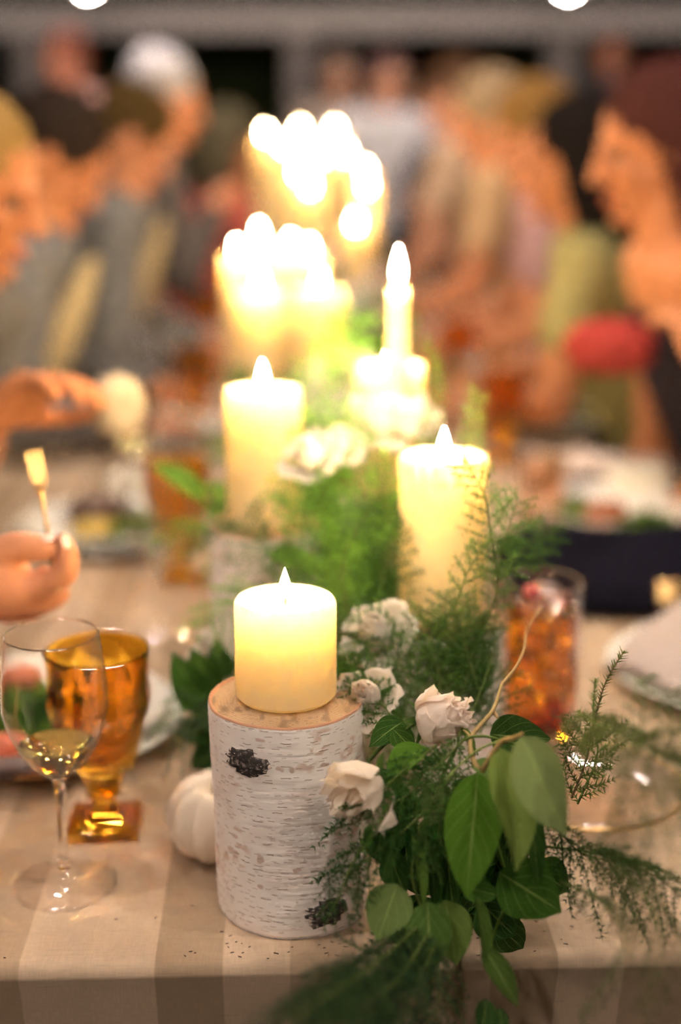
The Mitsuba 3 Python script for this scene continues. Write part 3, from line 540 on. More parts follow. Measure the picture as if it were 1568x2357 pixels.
# ----------------------------------------------------------------- greenery
def leaf_mesh(b, t, W, nrm, bend=.12, fold=.25, tw_=0.0, wave=0.0, seed=0):
    """a pointed oval blade from base b to tip t, W wide, facing nrm; returns (mesh, uv)"""
    ax = t - b; L = np.linalg.norm(ax); ax = ax / L; n = unit(nrm - ax * (nrm @ ax)); s = np.cross(ax, n)
    u, v = np.meshgrid(np.linspace(-1, 1, 9), np.linspace(0, 1, 15)); w = W / 2 * np.clip(np.sin(np.pi * v ** .82), 0, 1) ** .75 * (1 - .12 * v) * (1 - np.clip((v - .86) / .14, 0, 1) * .45)
    w = np.maximum(w, W * .012)
    q = fold * (np.abs(u) ** 1.4) * w + bend * L * 4 * v * (1 - v) + wave * W * np.sin(v * 9 + u * 2 + seed) * np.abs(u)
    ang = tw_ * (v - .3); ss = s[None, None] * np.cos(ang)[..., None] + n[None, None] * np.sin(ang)[..., None]; nn = n[None, None] * np.cos(ang)[..., None] - s[None, None] * np.sin(ang)[..., None]
    P = b + ax * (v * L)[..., None] + ss * (u * w)[..., None] + nn * q[..., None]
    return grid_mesh(P), np.stack([u, v * L / .09], -1).reshape(-1, 2)
def add_leaf(parent, b, t, W, nrm, col, label=None, stalk=None, **kw):
    m, uv = leaf_mesh(b, t, W, nrm, **kw); put(part(parent, 'leaf', label), m, 'leaf', True, col, uv=uv)
def lp(parent, x0, y0, x1, y1, w, d0, d1, col, nrm=(0, -1, .35), label=None, **kw):
    b, t = at(x0, y0, d0), at(x1, y1, d1); add_leaf(parent, b, t, w * (d0 + d1) / 2 / F, unit(nrm), col, label, **kw)
DK, MD, BR, PA = (.028, .080, .018), (.035, .105, .016), (.085, .20, .026), (.19, .27, .10)
def twig(parent, pts, r, col=(.09, .15, .03), base='stem', n=18):
    P = spline([at(*p) for p in pts], n); put(part(parent, base), tube(P, np.linspace(r, r * .6, n), 6), 'matte', True, col); return P
k = thing('leafy_branch', 'bare tan twig end bearing the pale hanging leaves at the right of the front bunch', 'branch')
twig(k, [(1118, 1795, .95), (1090, 1750, .955), (1083, 1702, .965), (1110, 1665, .975), (1137, 1632, .985), (1156, 1575, 1.0)], .0021, (.40, .29, .13))
twig(k, [(1110, 1775, .935), (1150, 1712, .925), (1180, 1700, .915), (1203, 1690, .905)], .0021, (.36, .25, .11), 'side_twig')
twig(k, [(1138, 1640, .985), (1146, 1652, .98)], .0018, (.40, .28, .13), 'side_twig')
twig(k, [(1083, 1702, .965), (1078, 1690, .968), (1068, 1680, .97)], .0012, (.40, .29, .13), 'side_twig')
twig(k, [(1156, 1575, 1.0), (1190, 1532, 1.03), (1208, 1490, 1.06), (1214, 1450, 1.085), (1244, 1400, 1.11)], .0014, (.40, .28, .13), 'side_twig')
lp(k, 1152, 1722, 1186, 2008, 118, .925, .90, (.165, .24, .06), (.25, -1, .25), 'yellow-green hanging leaf', bend=.07, fold=.5, tw_=.7)
lp(k, 1199, 1696, 1306, 1925, 128, .905, .885, (.185, .25, .10), (-.25, -1, .7), 'pale grey-green leaf showing its underside', bend=.08, fold=.75, tw_=-.4)
lp(k, 1205, 1815, 1240, 2050, 62, .945, .945, (.03, .085, .018), (.6, -1, .1), bend=.04, fold=.3)
lp(k, 1085, 1758, 1165, 1800, 58, .955, .95, (.11, .19, .05), (0, -.5, 1), 'leaf lying flat on top of the bunch', bend=.1)
k = thing('leafy_branch', 'branch with the big bright green leaf in the middle of the front bunch', 'branch')
twig(k, [(1230, 1690, 1.03), (1190, 1712, .985), (1120, 1695, .965), (1070, 1702, .965), (1040, 1740, .97), (1010, 1800, .975)], .0013, (.13, .20, .05))
twig(k, [(1150, 1705, .96), (1095, 1730, .955), (1030, 1790, .95), (960, 1870, .95), (930, 1900, .95)], .0009, (.2, .26, .08), 'side_twig')
lp(k, 1100, 1778, 1075, 2068, 140, .945, .918, (.064, .160, .018), (-.1, -1, .3), 'large bright green leaf', bend=.06, fold=.28, tw_=-.2)
lp(k, 1020, 1800, 988, 1902, 84, .962, .950, (.20, .26, .115), (-.1, -1, .35), 'small pale grey-green leaf with fine veins', bend=.04, fold=.15)
lp(k, 985, 1722, 893, 1815, 82, .975, .955, (.075, .18, .022), (-.5, -.7, .8), bend=.2, fold=.4)
lp(k, 1052, 1664, 1085, 1770, 40, .975, .965, (.11, .2, .03), (1, -.6, .3), bend=.1, fold=.5)
lp(k, 1128, 1690, 1268, 1700, 110, 1.02, 1.0, (.03, .075, .018), (0, -1, .3), 'dark leaf before the iced tea glass', bend=.06, fold=.3)
lp(k, 1160, 1680, 1225, 1790, 70, 1.02, 1.0, (.03, .075, .018), (.2, -1, .3), bend=.06, fold=.3)
lp(k, 930, 1660, 850, 1720, 70, 1.02, 1.0, DK, (-.3, -1, .5), bend=.1)
lp(k, 905, 1678, 955, 1730, 60, 1.0, .99, (.03, .08, .015), (0, -1, .5), bend=.1)
k = thing('leafy_branch', 'branch with broad dark leaves at the lower right of the front bunch', 'branch')
twig(k, [(1120, 1850, .985), (1150, 1960, .975), (1170, 2060, .97), (1130, 2180, .95), (1160, 2290, .93)], .0016)
lp(k, 1150, 2008, 1293, 2100, 150, .955, .94, (.034, .095, .015), (.25, -1, .35), bend=.06, fold=.22)
lp(k, 1228, 1995, 1310, 2052, 104, .985, .975, (.035, .10, .016), (.2, -1, .3), bend=.05)
lp(k, 1065, 2040, 1150, 2062, 58, .955, .95, (.04, .11, .018), (0, -1, .5), bend=.1)
lp(k, 1105, 2075, 1185, 2155, 120, .985, .985, (.026, .075, .02), (.1, -1, .2), bend=.03)
lp(k, 1112, 2180, 1192, 2318, 62, .935, .915, (.045, .085, .02), (.4, -1, .2), 'hanging leaf over the table edge', bend=.06, fold=.4)
lp(k, 1120, 2300, 1105, 2385, 62, .925, .915, (.026, .07, .02), (.3, -1, .2), bend=.05)
lp(k, 1150, 2320, 1165, 2400, 40, .925, .915, (.026, .07, .02), (-.3, -1, .2), bend=.05)
lp(k, 1095, 2060, 1115, 2230, 42, .94, .93, (.06, .12, .025), (.7, -1, .1), bend=.05, fold=.6)
k = thing('leafy_branch', 'branch with pale hanging leaves at the lower left of the front bunch', 'branch')
twig(k, [(1000, 1860, .975), (960, 1950, .965), (950, 2030, .955), (990, 2150, .945), (992, 2290, .93)], .0015, (.11, .15, .04))
twig(k, [(992, 2230, .935), (985, 2262, .932), (964, 2275, .93)], .0016, (.22, .09, .07), 'side_twig')
lp(k, 915, 2035, 868, 2168, 116, .945, .93, (.125, .19, .062), (-.15, -1, .3), 'pale green veined leaf', bend=.06, fold=.2)
lp(k, 985, 2075, 992, 2240, 114, .94, .925, (.062, .125, .030), (-.1, -1, .3), bend=.08, fold=.25)
lp(k, 1025, 2072, 1050, 2222, 108, .95, .935, (.10, .165, .040), (.15, -1, .3), bend=.05, fold=.2)
lp(k, 918, 2178, 968, 2275, 88, .945, .935, (.02, .065, .02), (-.2, -1, .2), bend=.05)
lp(k, 948, 1925, 974, 2090, 36, .945, .94, (.10, .19, .035), (.8, -1, .2), 'narrow leaf seen edge on', bend=.03, fold=.8)
lp(k, 990, 1950, 1000, 2090, 56, .965, .96, DK, (.6, -1, .2), bend=.03, fold=.5)
lp(k, 1030, 1950, 1045, 2100, 70, .975, .97, (.026, .075, .016), (-.5, -1, .2), bend=.03, fold=.5)
lp(k, 900, 1960, 935, 2060, 80, .975, .965, (.028, .08, .018), (-.4, -1, .3), bend=.1)
lp(k, 870, 1870, 880, 1990, 90, .99, .98, (.028, .08, .018), (-.4, -1, .3), bend=.1)
rs = np.random.default_rng(77)
k = thing('leafy_branch', 'branch of crowded leaves at the heart of the front bunch', 'branch')
twig(k, [(1150, 1760, 1.04), (1080, 1860, 1.03), (1020, 1960, 1.02), (990, 2060, 1.01)], .002)
for i in range(46):
    x, y = rs.uniform(862, 1200), rs.uniform(1760, 2120)
    if x + (y - 1760) * .2 > 1240: x -= 80
    a = rs.uniform(.6, 2.5); ln = rs.uniform(80, 130); lp(k, x, y, x + ln * math.cos(a), y + ln * math.sin(a), rs.uniform(65, 110), 1.025 + rs.uniform(-.015, .02), 1.01, (.028 * rs.uniform(.7, 1.3), .080 * rs.uniform(.7, 1.3), .018), (rs.uniform(-.5, .5), -1, rs.uniform(0, .5)), bend=.08)

# ---- plumosus fern sprays
def fern_mesh(P, bl, nl=.0045, sp=.0048, seed=0, droop=.3, side=None, fan=1.0, sub=True, dens=1.0, ball=False):
    """P: stem polyline; bl: branch length along the stem (array over t in 0..1); returns needles, wood"""
    rs = np.random.default_rng(seed); P = np.asarray(P); seg = np.linalg.norm(np.diff(P, axis=0), axis=1); L = np.concatenate([[0], np.cumsum(seg)]); tot = L[-1]
    nodes, tang, wood = [], [], []
    bl = np.asarray(bl, float); side0 = side
    def line(p, d, ln, up, n, bendv):
        t = np.linspace(0, 1, n)[:, None]; q = p + d * ln * t + bendv * ln * t * t
        return q
    s, i = tot * .02, 0
    while s < tot:
        p = A(*[np.interp(s, L, P[:, c]) for c in range(3)]); p2 = A(*[np.interp(min(s + .004, tot), L, P[:, c]) for c in range(3)]); p1 = A(*[np.interp(max(s - .004, 0), L, P[:, c]) for c in range(3)])
        tg = unit(p2 - p1); sd = side0 if side0 is not None else np.cross(tg, A(0, -.5, 1)); sd = unit(sd - tg * (sd @ tg)); nm = np.cross(tg, sd)
        l = np.interp(s / tot, np.linspace(0, 1, len(bl)), bl) * rs.uniform(.7, 1.15); sg = 1 if i % 2 else -1
        if l > .003:
            d = unit(sd * sg * fan + tg * rs.uniform(.5, .95) + nm * rs.normal(0, .28)); bv = A(0, 0, -droop) + tg * .25
            n = max(3, int(l / .0022 * dens)); q = line(p, d, l, nm, n, bv); nodes.append(q); tang.append(np.gradient(q, axis=0)); wood.append((q[::max(1, n // 5)], .0003))
            if sub and l > .012:
                for j in range(2, n - 2, 2):
                    g = -1 if (j // 2) % 2 else 1; ll = l * .34 * (1 - j / n) ** .7 * rs.uniform(.6, 1.2); tj = unit(q[j + 1] - q[j]); sj = unit(np.cross(tj, nm) + .001)
                    dd = unit(sj * g + tj * .8 + nm * rs.normal(0, .3)); m = max(2, int(ll / .0024 * dens)); qq = line(q[j], dd, ll, nm, m, bv * .5); nodes.append(qq); tang.append(np.gradient(qq, axis=0) if m > 1 else np.tile(dd, (m, 1)))
        else:
            nodes.append(p[None]); tang.append(tg[None])
        s += sp * rs.uniform(.75, 1.25) * (1 if l > .003 else .45); i += 1
    N = np.vstack(nodes); G = np.vstack(tang); G /= np.linalg.norm(G, axis=1, keepdims=True) + 1e-9; c = 6
    N = np.repeat(N, c, 0); G = np.repeat(G, c, 0); r = rs.normal(size=N.shape); r -= G * (r * G).sum(1, keepdims=True); r /= np.linalg.norm(r, axis=1, keepdims=True) + 1e-9
    D = r * .85 + G * .65; D /= np.linalg.norm(D, axis=1, keepdims=True); ln = nl * rs.uniform(.6, 1.25, (len(N), 1)); w = np.cross(D, rs.normal(size=N.shape)); w /= np.linalg.norm(w, axis=1, keepdims=True) + 1e-9
    w *= nl * .10; V = np.stack([N - w, N + w, N + D * ln], 1).reshape(-1, 3); return tm(V, np.arange(len(V)).reshape(-1, 3)), cat([tube(P, np.linspace(.0009, .0004, len(P)), 5)] + [tube(q, rr, 3, False) for q, rr in wood if len(q) > 1])
def fern(label, pts, bl, col, seed, px=True, stem_col=(.10, .14, .04), group=None, **kw):
    P = spline([at(*p) for p in pts] if px else pts, 26); nd, wd = fern_mesh(P, bl, seed=seed, **kw); k = thing('fern_spray', label, 'fern', group)
    rs = np.random.default_rng(seed); c = np.repeat(np.asarray(col)[None] * rs.uniform(.9, 1.7, (len(nd.vertices) // 3, 1)), 3, 0)
    put(part(k, 'stem'), wd, 'matte', True, stem_col); put(part(k, 'needles', 'fine feathery needles', 'stuff'), nd, 'needle', False, c); return k
G1, G2, G3, G4 = (.06, .14, .03), (.035, .085, .022), (.018, .048, .02), (.12, .21, .05)
fern('upright fern spike with brown-tinged lower fronds right of the pale leaves', [(1316, 1838, .985), (1350, 1750, .985), (1372, 1645, .985), (1396, 1568, .985), (1437, 1498, .985)], [.018, .030, .030, .026, .014, 0, 0, 0, 0, 0], (.075, .11, .03), 1, nl=.0058, droop=.05, stem_col=(.13, .09, .05), side=A(1, 0, -.1))
fern('short fern tip just left of the upright fern spike', [(1330, 1850, 1.0), (1375, 1740, 1.02), (1366, 1650, 1.04), (1370, 1565, 1.05)], [.012, .012, .008, 0, 0], (.13, .2, .05), 2, nl=.006, droop=.1)
fern('long dark fern trailing to the right edge over the cloth', [(1205, 1885, .97), (1275, 1905, .96), (1340, 1965, .955), (1420, 1985, .945), (1500, 2012, .935), (1572, 2066, .93)], [.020, .032, .038, .038, .034, .030, .012], G2, 3, dens=1.3, droop=.75, side=A(.2, 0, -1))
fern('thin bare-stemmed fern crossing above the long trailing one', [(1225, 1945, .985), (1340, 1958, .975), (1450, 1985, .96), (1535, 2005, .95)], [0.003, .003, .012, .022, .018, .012], G2, 4, droop=.8, sp=.012)
fern('blurred fern arching toward the lens at the right edge', [(1330, 1640, .90), (1420, 1690, .84), (1500, 1730, .80), (1620, 1800, .77)], [.018, .03, .04, .05, .05], (.085, .11, .035), 5, droop=.35)
fern('blurred upright tip of fern at the far right edge', [(1480, 1720, .83), (1478, 1650, .84), (1490, 1560, .85)], [.012, .010, .008, .003], (.075, .125, .05), 6, nl=.006)
fern('second blurred upright fern tip in the right corner', [(1560, 1760, .82), (1545, 1680, .82), (1550, 1590, .83)], [.014, .012, .010, .003], (.08, .11, .04), 7, nl=.006)
fern('blurred fern hanging down before the gold-rimmed glass plate', [(1500, 1740, .80), (1470, 1830, .80), (1430, 1930, .81), (1415, 2020, .82)], [.012, .022, .022, .016, .01], (.07, .10, .04), 8, droop=.5)
fern('blurred fern dangling over the table edge at the right', [(1290, 2030, .93), (1390, 2080, .87), (1440, 2170, .84), (1390, 2270, .83), (1335, 2345, .83)], [.004, .016, .014, .008, .006, .004], (.06, .085, .04), 9, droop=.6)
fern('second blurred fern dangling beside it over the table edge', [(1420, 1990, .86), (1500, 2090, .82), (1520, 2200, .81), (1480, 2330, .81)], [.018, .022, .018, .010, .006], (.06, .085, .04), 10, droop=.6)
fern('thin wispy fern lying against the right side of the front log', [(860, 1920, .955), (810, 1990, .945), (782, 2060, .94), (766, 2090, .94)], [.018, .026, .022, .010], (.03, .07, .025), 11, droop=.5)
fern('foxtail fern tip pointing left below the front log', [(930, 2200, .93), (870, 2195, .93), (820, 2180, .93), (780, 2156, .93)], [.004, 0, 0, 0], (.02, .045, .028), 12, nl=.0055, sp=.005)
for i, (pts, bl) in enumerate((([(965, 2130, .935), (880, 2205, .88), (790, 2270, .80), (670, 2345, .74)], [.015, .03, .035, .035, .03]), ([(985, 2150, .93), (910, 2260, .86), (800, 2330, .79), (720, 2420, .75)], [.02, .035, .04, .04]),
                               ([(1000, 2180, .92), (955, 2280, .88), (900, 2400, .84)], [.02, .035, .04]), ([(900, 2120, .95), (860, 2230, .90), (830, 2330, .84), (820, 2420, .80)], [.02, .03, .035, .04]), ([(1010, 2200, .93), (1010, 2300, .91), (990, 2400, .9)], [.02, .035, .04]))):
    fern(('dark fern sweeping to the lower left over the table edge', 'lowest dark fern sweeping left under the table edge', 'dark fern hanging straight down in the middle below the bunch', 'dark fern hanging below the front log', 'dark fern hanging behind the lowest leaves')[i], pts, bl, ((.022, .054, .026), (.022, .056, .03), (.022, .052, .026), (.024, .056, .026), (.022, .052, .024))[i], 13 + i, droop=.5, dens=1.0, sp=.0055)  # needle greens darkened: shadow and lens fall-off painted into their colour
for i, (pts, bl) in enumerate((([(1080, 1690, .968), (1010, 1760, .955), (930, 1835, .945), (845, 1865, .945)], [.018, .026, .026, .02]), ([(1045, 1780, .95), (965, 1880, .94), (880, 1950, .945), (800, 2015, .955)], [.018, .026, .028, .026]),
                               ([(1005, 1715, .962), (900, 1800, .948), (815, 1900, .955)], [.018, .03, .028]), ([(1040, 1840, .95), (965, 1905, .94), (1000, 1955, .945), (1050, 1965, .95)], [.016, .022, .02, .012]), ([(1060, 1680, .97), (1045, 1740, .965), (1010, 1800, .96)], [.02, .022, .018]),
                               ([(1120, 1800, .965), (1060, 1790, .955), (1000, 1770, .955), (940, 1790, .955)], [.012, .02, .022, .018]))):
    fern(('fern draped from the twig towards the wilted rose', 'fern drooping across the middle of the front bunch', 'fern lying beside the wilted rose', 'small curled fern under the pale veined leaf', 'fern tuft below the opened rose', 'fern lying across the top of the bunch')[i], pts, bl, ((.06, .15, .03), (.028, .085, .022), (.035, .10, .028), (.05, .11, .03), (.085, .18, .035), (.06, .14, .03))[i], 23 + i, droop=.5)
for i, (pts, bl, col) in enumerate((([(975, 1610, 1.09), (905, 1510, 1.10), (850, 1440, 1.11), (808, 1412, 1.12)], [.02, .035, .035, .02], G1), ([(930, 1700, 1.04), (870, 1610, 1.05), (790, 1575, 1.06)], [.02, .03, .022], G1), ([(1000, 1570, 1.11), (970, 1480, 1.12), (985, 1395, 1.12)], [.02, .028, .014], (.09, .18, .04)),
                                    ([(1060, 1580, 1.13), (1062, 1470, 1.12), (1105, 1400, 1.12)], [.03, .04, .03], (.08, .15, .035)), ([(1080, 1500, 1.12), (1142, 1370, 1.10), (1128, 1220, 1.09), (1112, 1130, 1.08), (1058, 1052, 1.08)], [.004, .010, .026, .030, .024, .016], (.075, .15, .04)), ([(1142, 1345, 1.10), (1160, 1250, 1.10), (1195, 1143, 1.10)], [.006, .022, .022, .012], (.075, .16, .045)),
                                    ([(1040, 1420, 1.09), (1080, 1310, 1.09), (1130, 1245, 1.10)], [.004, .018, .02, .012], (.09, .16, .04)), ([(1080, 1660, 1.06), (1135, 1500, 1.10), (1143, 1340, 1.11)], [.012, .004, .004, .012], G2), ([(1150, 1330, 1.14), (1200, 1270, 1.18), (1260, 1210, 1.22)], [.02, .03, .02], (.06, .13, .035)), ([(900, 1650, 1.05), (840, 1560, 1.07), (790, 1510, 1.09)], [.02, .03, .03], (.06, .14, .03)),
                                    ([(960, 1130, 1.36), (985, 1010, 1.38), (1010, 880, 1.38), (985, 780, 1.38)], [.03, .02, .010, .006, .002], (.12, .23, .04)), ([(1120, 1240, 1.32), (1090, 1090, 1.32), (1085, 980, 1.32), (1100, 900, 1.33)], [.03, .02, .014, .01], (.14, .25, .05)), ([(525, 1640, 1.2), (450, 1650, 1.2), (395, 1700, 1.2)], [.02, .03, .025], (.09, .14, .085)), ([(640, 1340, 1.24), (590, 1270, 1.25), (560, 1190, 1.26)], [.02, .035, .03], (.05, .12, .04)), ([(800, 1420, 1.2), (790, 1290, 1.22), (850, 1170, 1.24), (900, 1090, 1.25)], [.03, .05, .05, .03], (.17, .34, .06)), ([(820, 1440, 1.22), (760, 1300, 1.24), (740, 1190, 1.25), (700, 1110, 1.26)], [.03, .05, .05, .03], (.14, .30, .06)), ([(860, 1440, 1.2), (880, 1330, 1.21), (900, 1240, 1.22), (890, 1160, 1.24)], [.03, .045, .04, .03], (.04, .11, .03)), ([(700, 1400, 1.22), (680, 1320, 1.23), (740, 1250, 1.24), (800, 1200, 1.25)], [.03, .045, .04, .03], (.06, .14, .035)), ([(760, 1180, 1.34), (730, 1060, 1.36), (740, 960, 1.38)], [.03, .04, .03], (.17, .34, .06)), ([(830, 1130, 1.34), (800, 1040, 1.36), (780, 930, 1.4)], [.03, .04, .03], (.17, .35, .06)), ([(720, 960, 1.55), (730, 880, 1.58), (760, 800, 1.6)], [.03, .04, .03], (.17, .35, .06)), ([(790, 900, 1.6), (800, 800, 1.64), (820, 720, 1.68)], [.03, .045, .03], (.15, .32, .06)))):
    fern(('bright fern reaching left behind the opened rose', 'fern touching the top of the front log', 'fern tip standing before the dripping candle', 'bushy fern tuft in front of the dripping candle', 'tall fern rising across the dripping candle', 'fern tip right of the dripping candle', 'fern frond crossing the lower right of the dripping candle', 'long stemmed fern left of the iced tea', 'fern leaning toward the peach drink', 'fern behind the right rim of the front log', 'grassy fern tip beside the middle pillar', 'green tip right of the dripping candle flame', 'bluish fern left of the front candle', 'dark fern behind the flame of the front candle', 'bright fern rising left of the dripping candle', 'fern rising below the white roses', 'dark fern beside the dripping candle', 'fern right behind the front candle', 'fern right of the tall left candle', 'bright fern between tall left candle and white roses', 'fern tip right above the tall left candle', 'fern left of the middle pillar')[i], pts, bl, col, 41 + i, droop=.25)
k = thing('leafy_branch', 'dark leaves left of the front candle beyond the pumpkin', 'branch')
twig(k, [(540, 1760, 1.2), (500, 1640, 1.22), (470, 1520, 1.24)], .0018)
for x0, y0, x1, y1, w, c in ((500, 1600, 440, 1490, 80, (.05, .13, .02)), (500, 1610, 400, 1570, 80, (.035, .11, .015)), (520, 1560, 500, 1470, 70, (.03, .09, .02)), (530, 1660, 430, 1620, 80, (.03, .085, .015)), (545, 1740, 470, 1740, 80, (.02, .055, .016)), (520, 1720, 440, 1770, 90, (.015, .045, .016)), (560, 1560, 600, 1480, 70, (.03, .09, .02)), (480, 1640, 395, 1500, 90, (.04, .12, .02)), (470, 1560, 420, 1640, 85, (.045, .13, .02)), (500, 1680, 400, 1690, 80, (.02, .06, .016)), (520, 1640, 480, 1540, 80, (.03, .1, .016))):
    lp(k, x0, y0, x1, y1, w, 1.24, 1.22, c, (-.2, -1, .6), bend=.1)

for i in range(14):
    x, y = rs.uniform(890, 1130), rs.uniform(1600, 1720); x2, y2, d = x + rs.uniform(-110, 60), y - rs.uniform(130, 250), rs.uniform(1.08, 1.17)
    fern(f'fern in the tuft between the opened rose and the dripping candle', [(x, y, d), ((x + x2) / 2 + rs.uniform(-20, 20), (y + y2) / 2, d + .01), (x2, y2, d + .02)], [.018, .03, .034, .024, .01], np.asarray(((.09, .19, .04), (.05, .12, .03), (.13, .24, .05))[i % 3]), 300 + i, droop=.25, group='ferns massed between the opened rose and the dripping candle')
# ---- roses
def petal(axisR, c, a0, ha, prof, R, seed, ruf=.05):
    """prof: list of (radius, height) along the petal, in units of R; ha: half angle"""
    prof = np.asarray(prof); t = np.linspace(0, 1, 12); rr = np.interp(t, np.linspace(0, 1, len(prof)), prof[:, 0]); hh = np.interp(t, np.linspace(0, 1, len(prof)), prof[:, 1])
    u, v = np.meshgrid(np.linspace(-1, 1, 13), t); r = rr[:, None] + 0 * u; h = hh[:, None] - .16 * (u ** 2) * v ** 2; wid = ha * (.35 + .65 * np.sin(np.pi * np.clip(v * .62, 0, .5))) * np.sqrt(np.clip(1 - np.clip((v - .72) / .28, 0, 1) ** 2 * .72, .02, 1))
    h = h + ruf * np.sin(u * 5 + seed * 2.1) * v ** 3 + ruf * .6 * np.sin(u * 9 + seed) * v ** 4; r = r + ruf * np.cos(u * 6 + seed * 1.3) * v ** 3 + .10 * u * v * np.sign(math.sin(seed * 7))
    a = a0 + u * wid; return moved(grid_mesh(np.stack([r * np.cos(a), r * np.sin(a), h], -1) * R), c, axisR)
def rose(label, c, axis, R, rings, col, seed, stem=None, base='rose'):
    k = thing(base, label, 'flower'); Rm = frame(axis, A(.3, .1, 1)); rs = np.random.default_rng(seed)
    for ri, (n, ha, prof, ruf) in enumerate(rings):
        for i in range(n):
            cc = np.asarray(col) * rs.uniform(.94, 1.04); put(part(k, 'petal'), petal(Rm, c, 2 * np.pi * i / n + ri * .7 + rs.uniform(-.2, .2), ha * rs.uniform(.85, 1.1), prof, R * rs.uniform(.92, 1.06), seed + ri * 10 + i * 3.3, ruf), 'petal', True, cc)
    ms = []
    for i in range(5):
        a = i * 1.2566; d = A(math.cos(a), math.sin(a), 0); m, _ = leaf_mesh(A(0, 0, -.05) * R + d * R * .05, A(0, 0, -.25) * R + d * R * .75, R * .28, A(0, 0, 1)); ms.append(moved(m, c, Rm))
    put(part(k, 'sepals', 'green sepals'), cat(ms), 'needle', True, (.06, .12, .03))
    e = c - Rm[:, 2] * R * .15; f = c - Rm[:, 2] * R * 1.6 + A(0, .02, -.03)
    put(part(k, 'stem'), tube(spline([e, (e + f) / 2 - Rm[:, 2] * R * .2, f], 8), .0013, 6), 'matte', True, (.09, .15, .04)); return k
BUD = [(5, 1.25, [(.05, 0), (.40, .12), (.52, .5), (.40, .95), (.30, 1.12)], .03), (4, 1.1, [(.05, .05), (.28, .2), (.36, .6), (.26, 1.15), (.22, 1.28)], .05), (4, 1.0, [(.03, .1), (.16, .3), (.2, .8), (.17, 1.32)], .06), (3, 1.0, [(.02, .1), (.07, .4), (.09, 1.3)], .05)]
OPEN = [(5, .75, [(.05, 0), (.5, .02), (.85, .25), (1.08, .45), (1.22, .42)], .06)] + BUD
rose('opened blush-white rose turned to the right above the leaves', at(968, 1662, .988), A(.9, -.25, .32), .0235, [(4, .75, [(.05, 0), (.45, .0), (.78, .2), (.86, .55), (.92, .7)], .05), (5, 1.15, [(.05, 0), (.5, .1), (.66, .5), (.60, 1.0), (.55, 1.2)], .06), (5, 1.0, [(.05, .05), (.36, .2), (.48, .65), (.44, 1.25), (.46, 1.4)], .09), (5, .9, [(.03, .1), (.22, .3), (.3, .8), (.30, 1.45), (.34, 1.55)], .10), (4, .9, [(.02, .1), (.1, .4), (.16, 1.5)], .08)], (.86, .76, .69), 3)
LOOSE = [(3, .8, [(.05, 0), (.5, .12), (.85, .45), (1.0, .9), (1.12, 1.15)], .13), (4, .8, [(.05, 0), (.4, .2), (.62, .6), (.66, 1.05), (.82, 1.3)], .14), (3, .8, [(.03, .1), (.22, .4), (.34, .9), (.30, 1.35)], .14)]
rose('wilted cream rose drooping against the right side of the front log', at(878, 1790, .962), A(-.62, -.55, -.30), .0265, LOOSE, (.86, .76, .66), 8)
k = None
for px, py, d, R, ax, lab in ((880, 1478, 1.13, .027, (-.3, -.5, .7), 'cream rose beneath the dripping candle among ferns'), (848, 1612, 1.065, .022, (-.2, -.6, .6), 'half-hidden white rose behind the right rim of the front log'), (722, 1070, 1.30, .026, (-.3, -.5, .8), 'white rose right of the tall left candle'), (765, 1045, 1.36, .024, (.2, -.4, .9), 'second white rose right of the tall left candle'),
                              (880, 985, 1.40, .031, (0, -.6, .8), 'large blurred white rose in front of the middle pillar'), (825, 1005, 1.44, .026, (-.4, -.5, .7), 'white rose at the left below the middle pillar'), (945, 968, 1.42, .025, (.4, -.5, .8), 'white rose at the right below the middle pillar'), (795, 870, 1.75, .035, (0, -.5, .8), 'pale rose left of the middle pillar'), (500, 1500, 1.3, .02, (-.4, -.5, .7), 'pale bud left of the front candle')):
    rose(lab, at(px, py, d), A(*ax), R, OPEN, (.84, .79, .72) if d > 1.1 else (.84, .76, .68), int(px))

# ---- the garland between the candles
rs = np.random.default_rng(11)
def frond(d0, x, z, seed, L=.17):
    a = rs.uniform(-1.1, 1.1); up = rs.uniform(.15, .8); D = unit(A(math.sin(a), -abs(math.cos(a)) * .8 - .1, up)); p0 = A(x, d0, z); p1 = p0 + D * L * .5 + A(0, 0, .01); p2 = p0 + D * L + A(0, 0, -.04)
    return [p0, p1, p2]
GC = [(.09, .22, .035), (.13, .29, .045), (.06, .15, .03), (.18, .35, .065)]
WHERE = ['beside the front log', 'between the front log and the dripping candle', 'under the tall left candle', 'below the white roses', 'beside the middle pillar', 'before the left middle cluster', 'beside the left middle cluster', 'behind the white taper', 'before the far cluster', 'under the far candles']
for i in range(84):
    t = (i + .5) / 84; y = 1.22 * (3.9 / 1.22) ** t; x = -.035 - .038 * (y - .98) * .2 + rs.normal(0, .042) + .03; z = TABLE + rs.uniform(.03, .17) * (1.0 if y > 1.25 else .7)
    lab = f'fern in the garland {WHERE[min(9, int(t * 10))]}'
    fern(lab, frond(y, x, z, i, rs.uniform(.12, .2)), [.025, .055, .06, .045, .015], np.asarray(GC[i % 4]) * rs.uniform(.8, 1.2), 100 + i, px=False, droop=.4, group=lab + ', massed', sp=.0075, dens=.85 if y < 1.8 else .6)
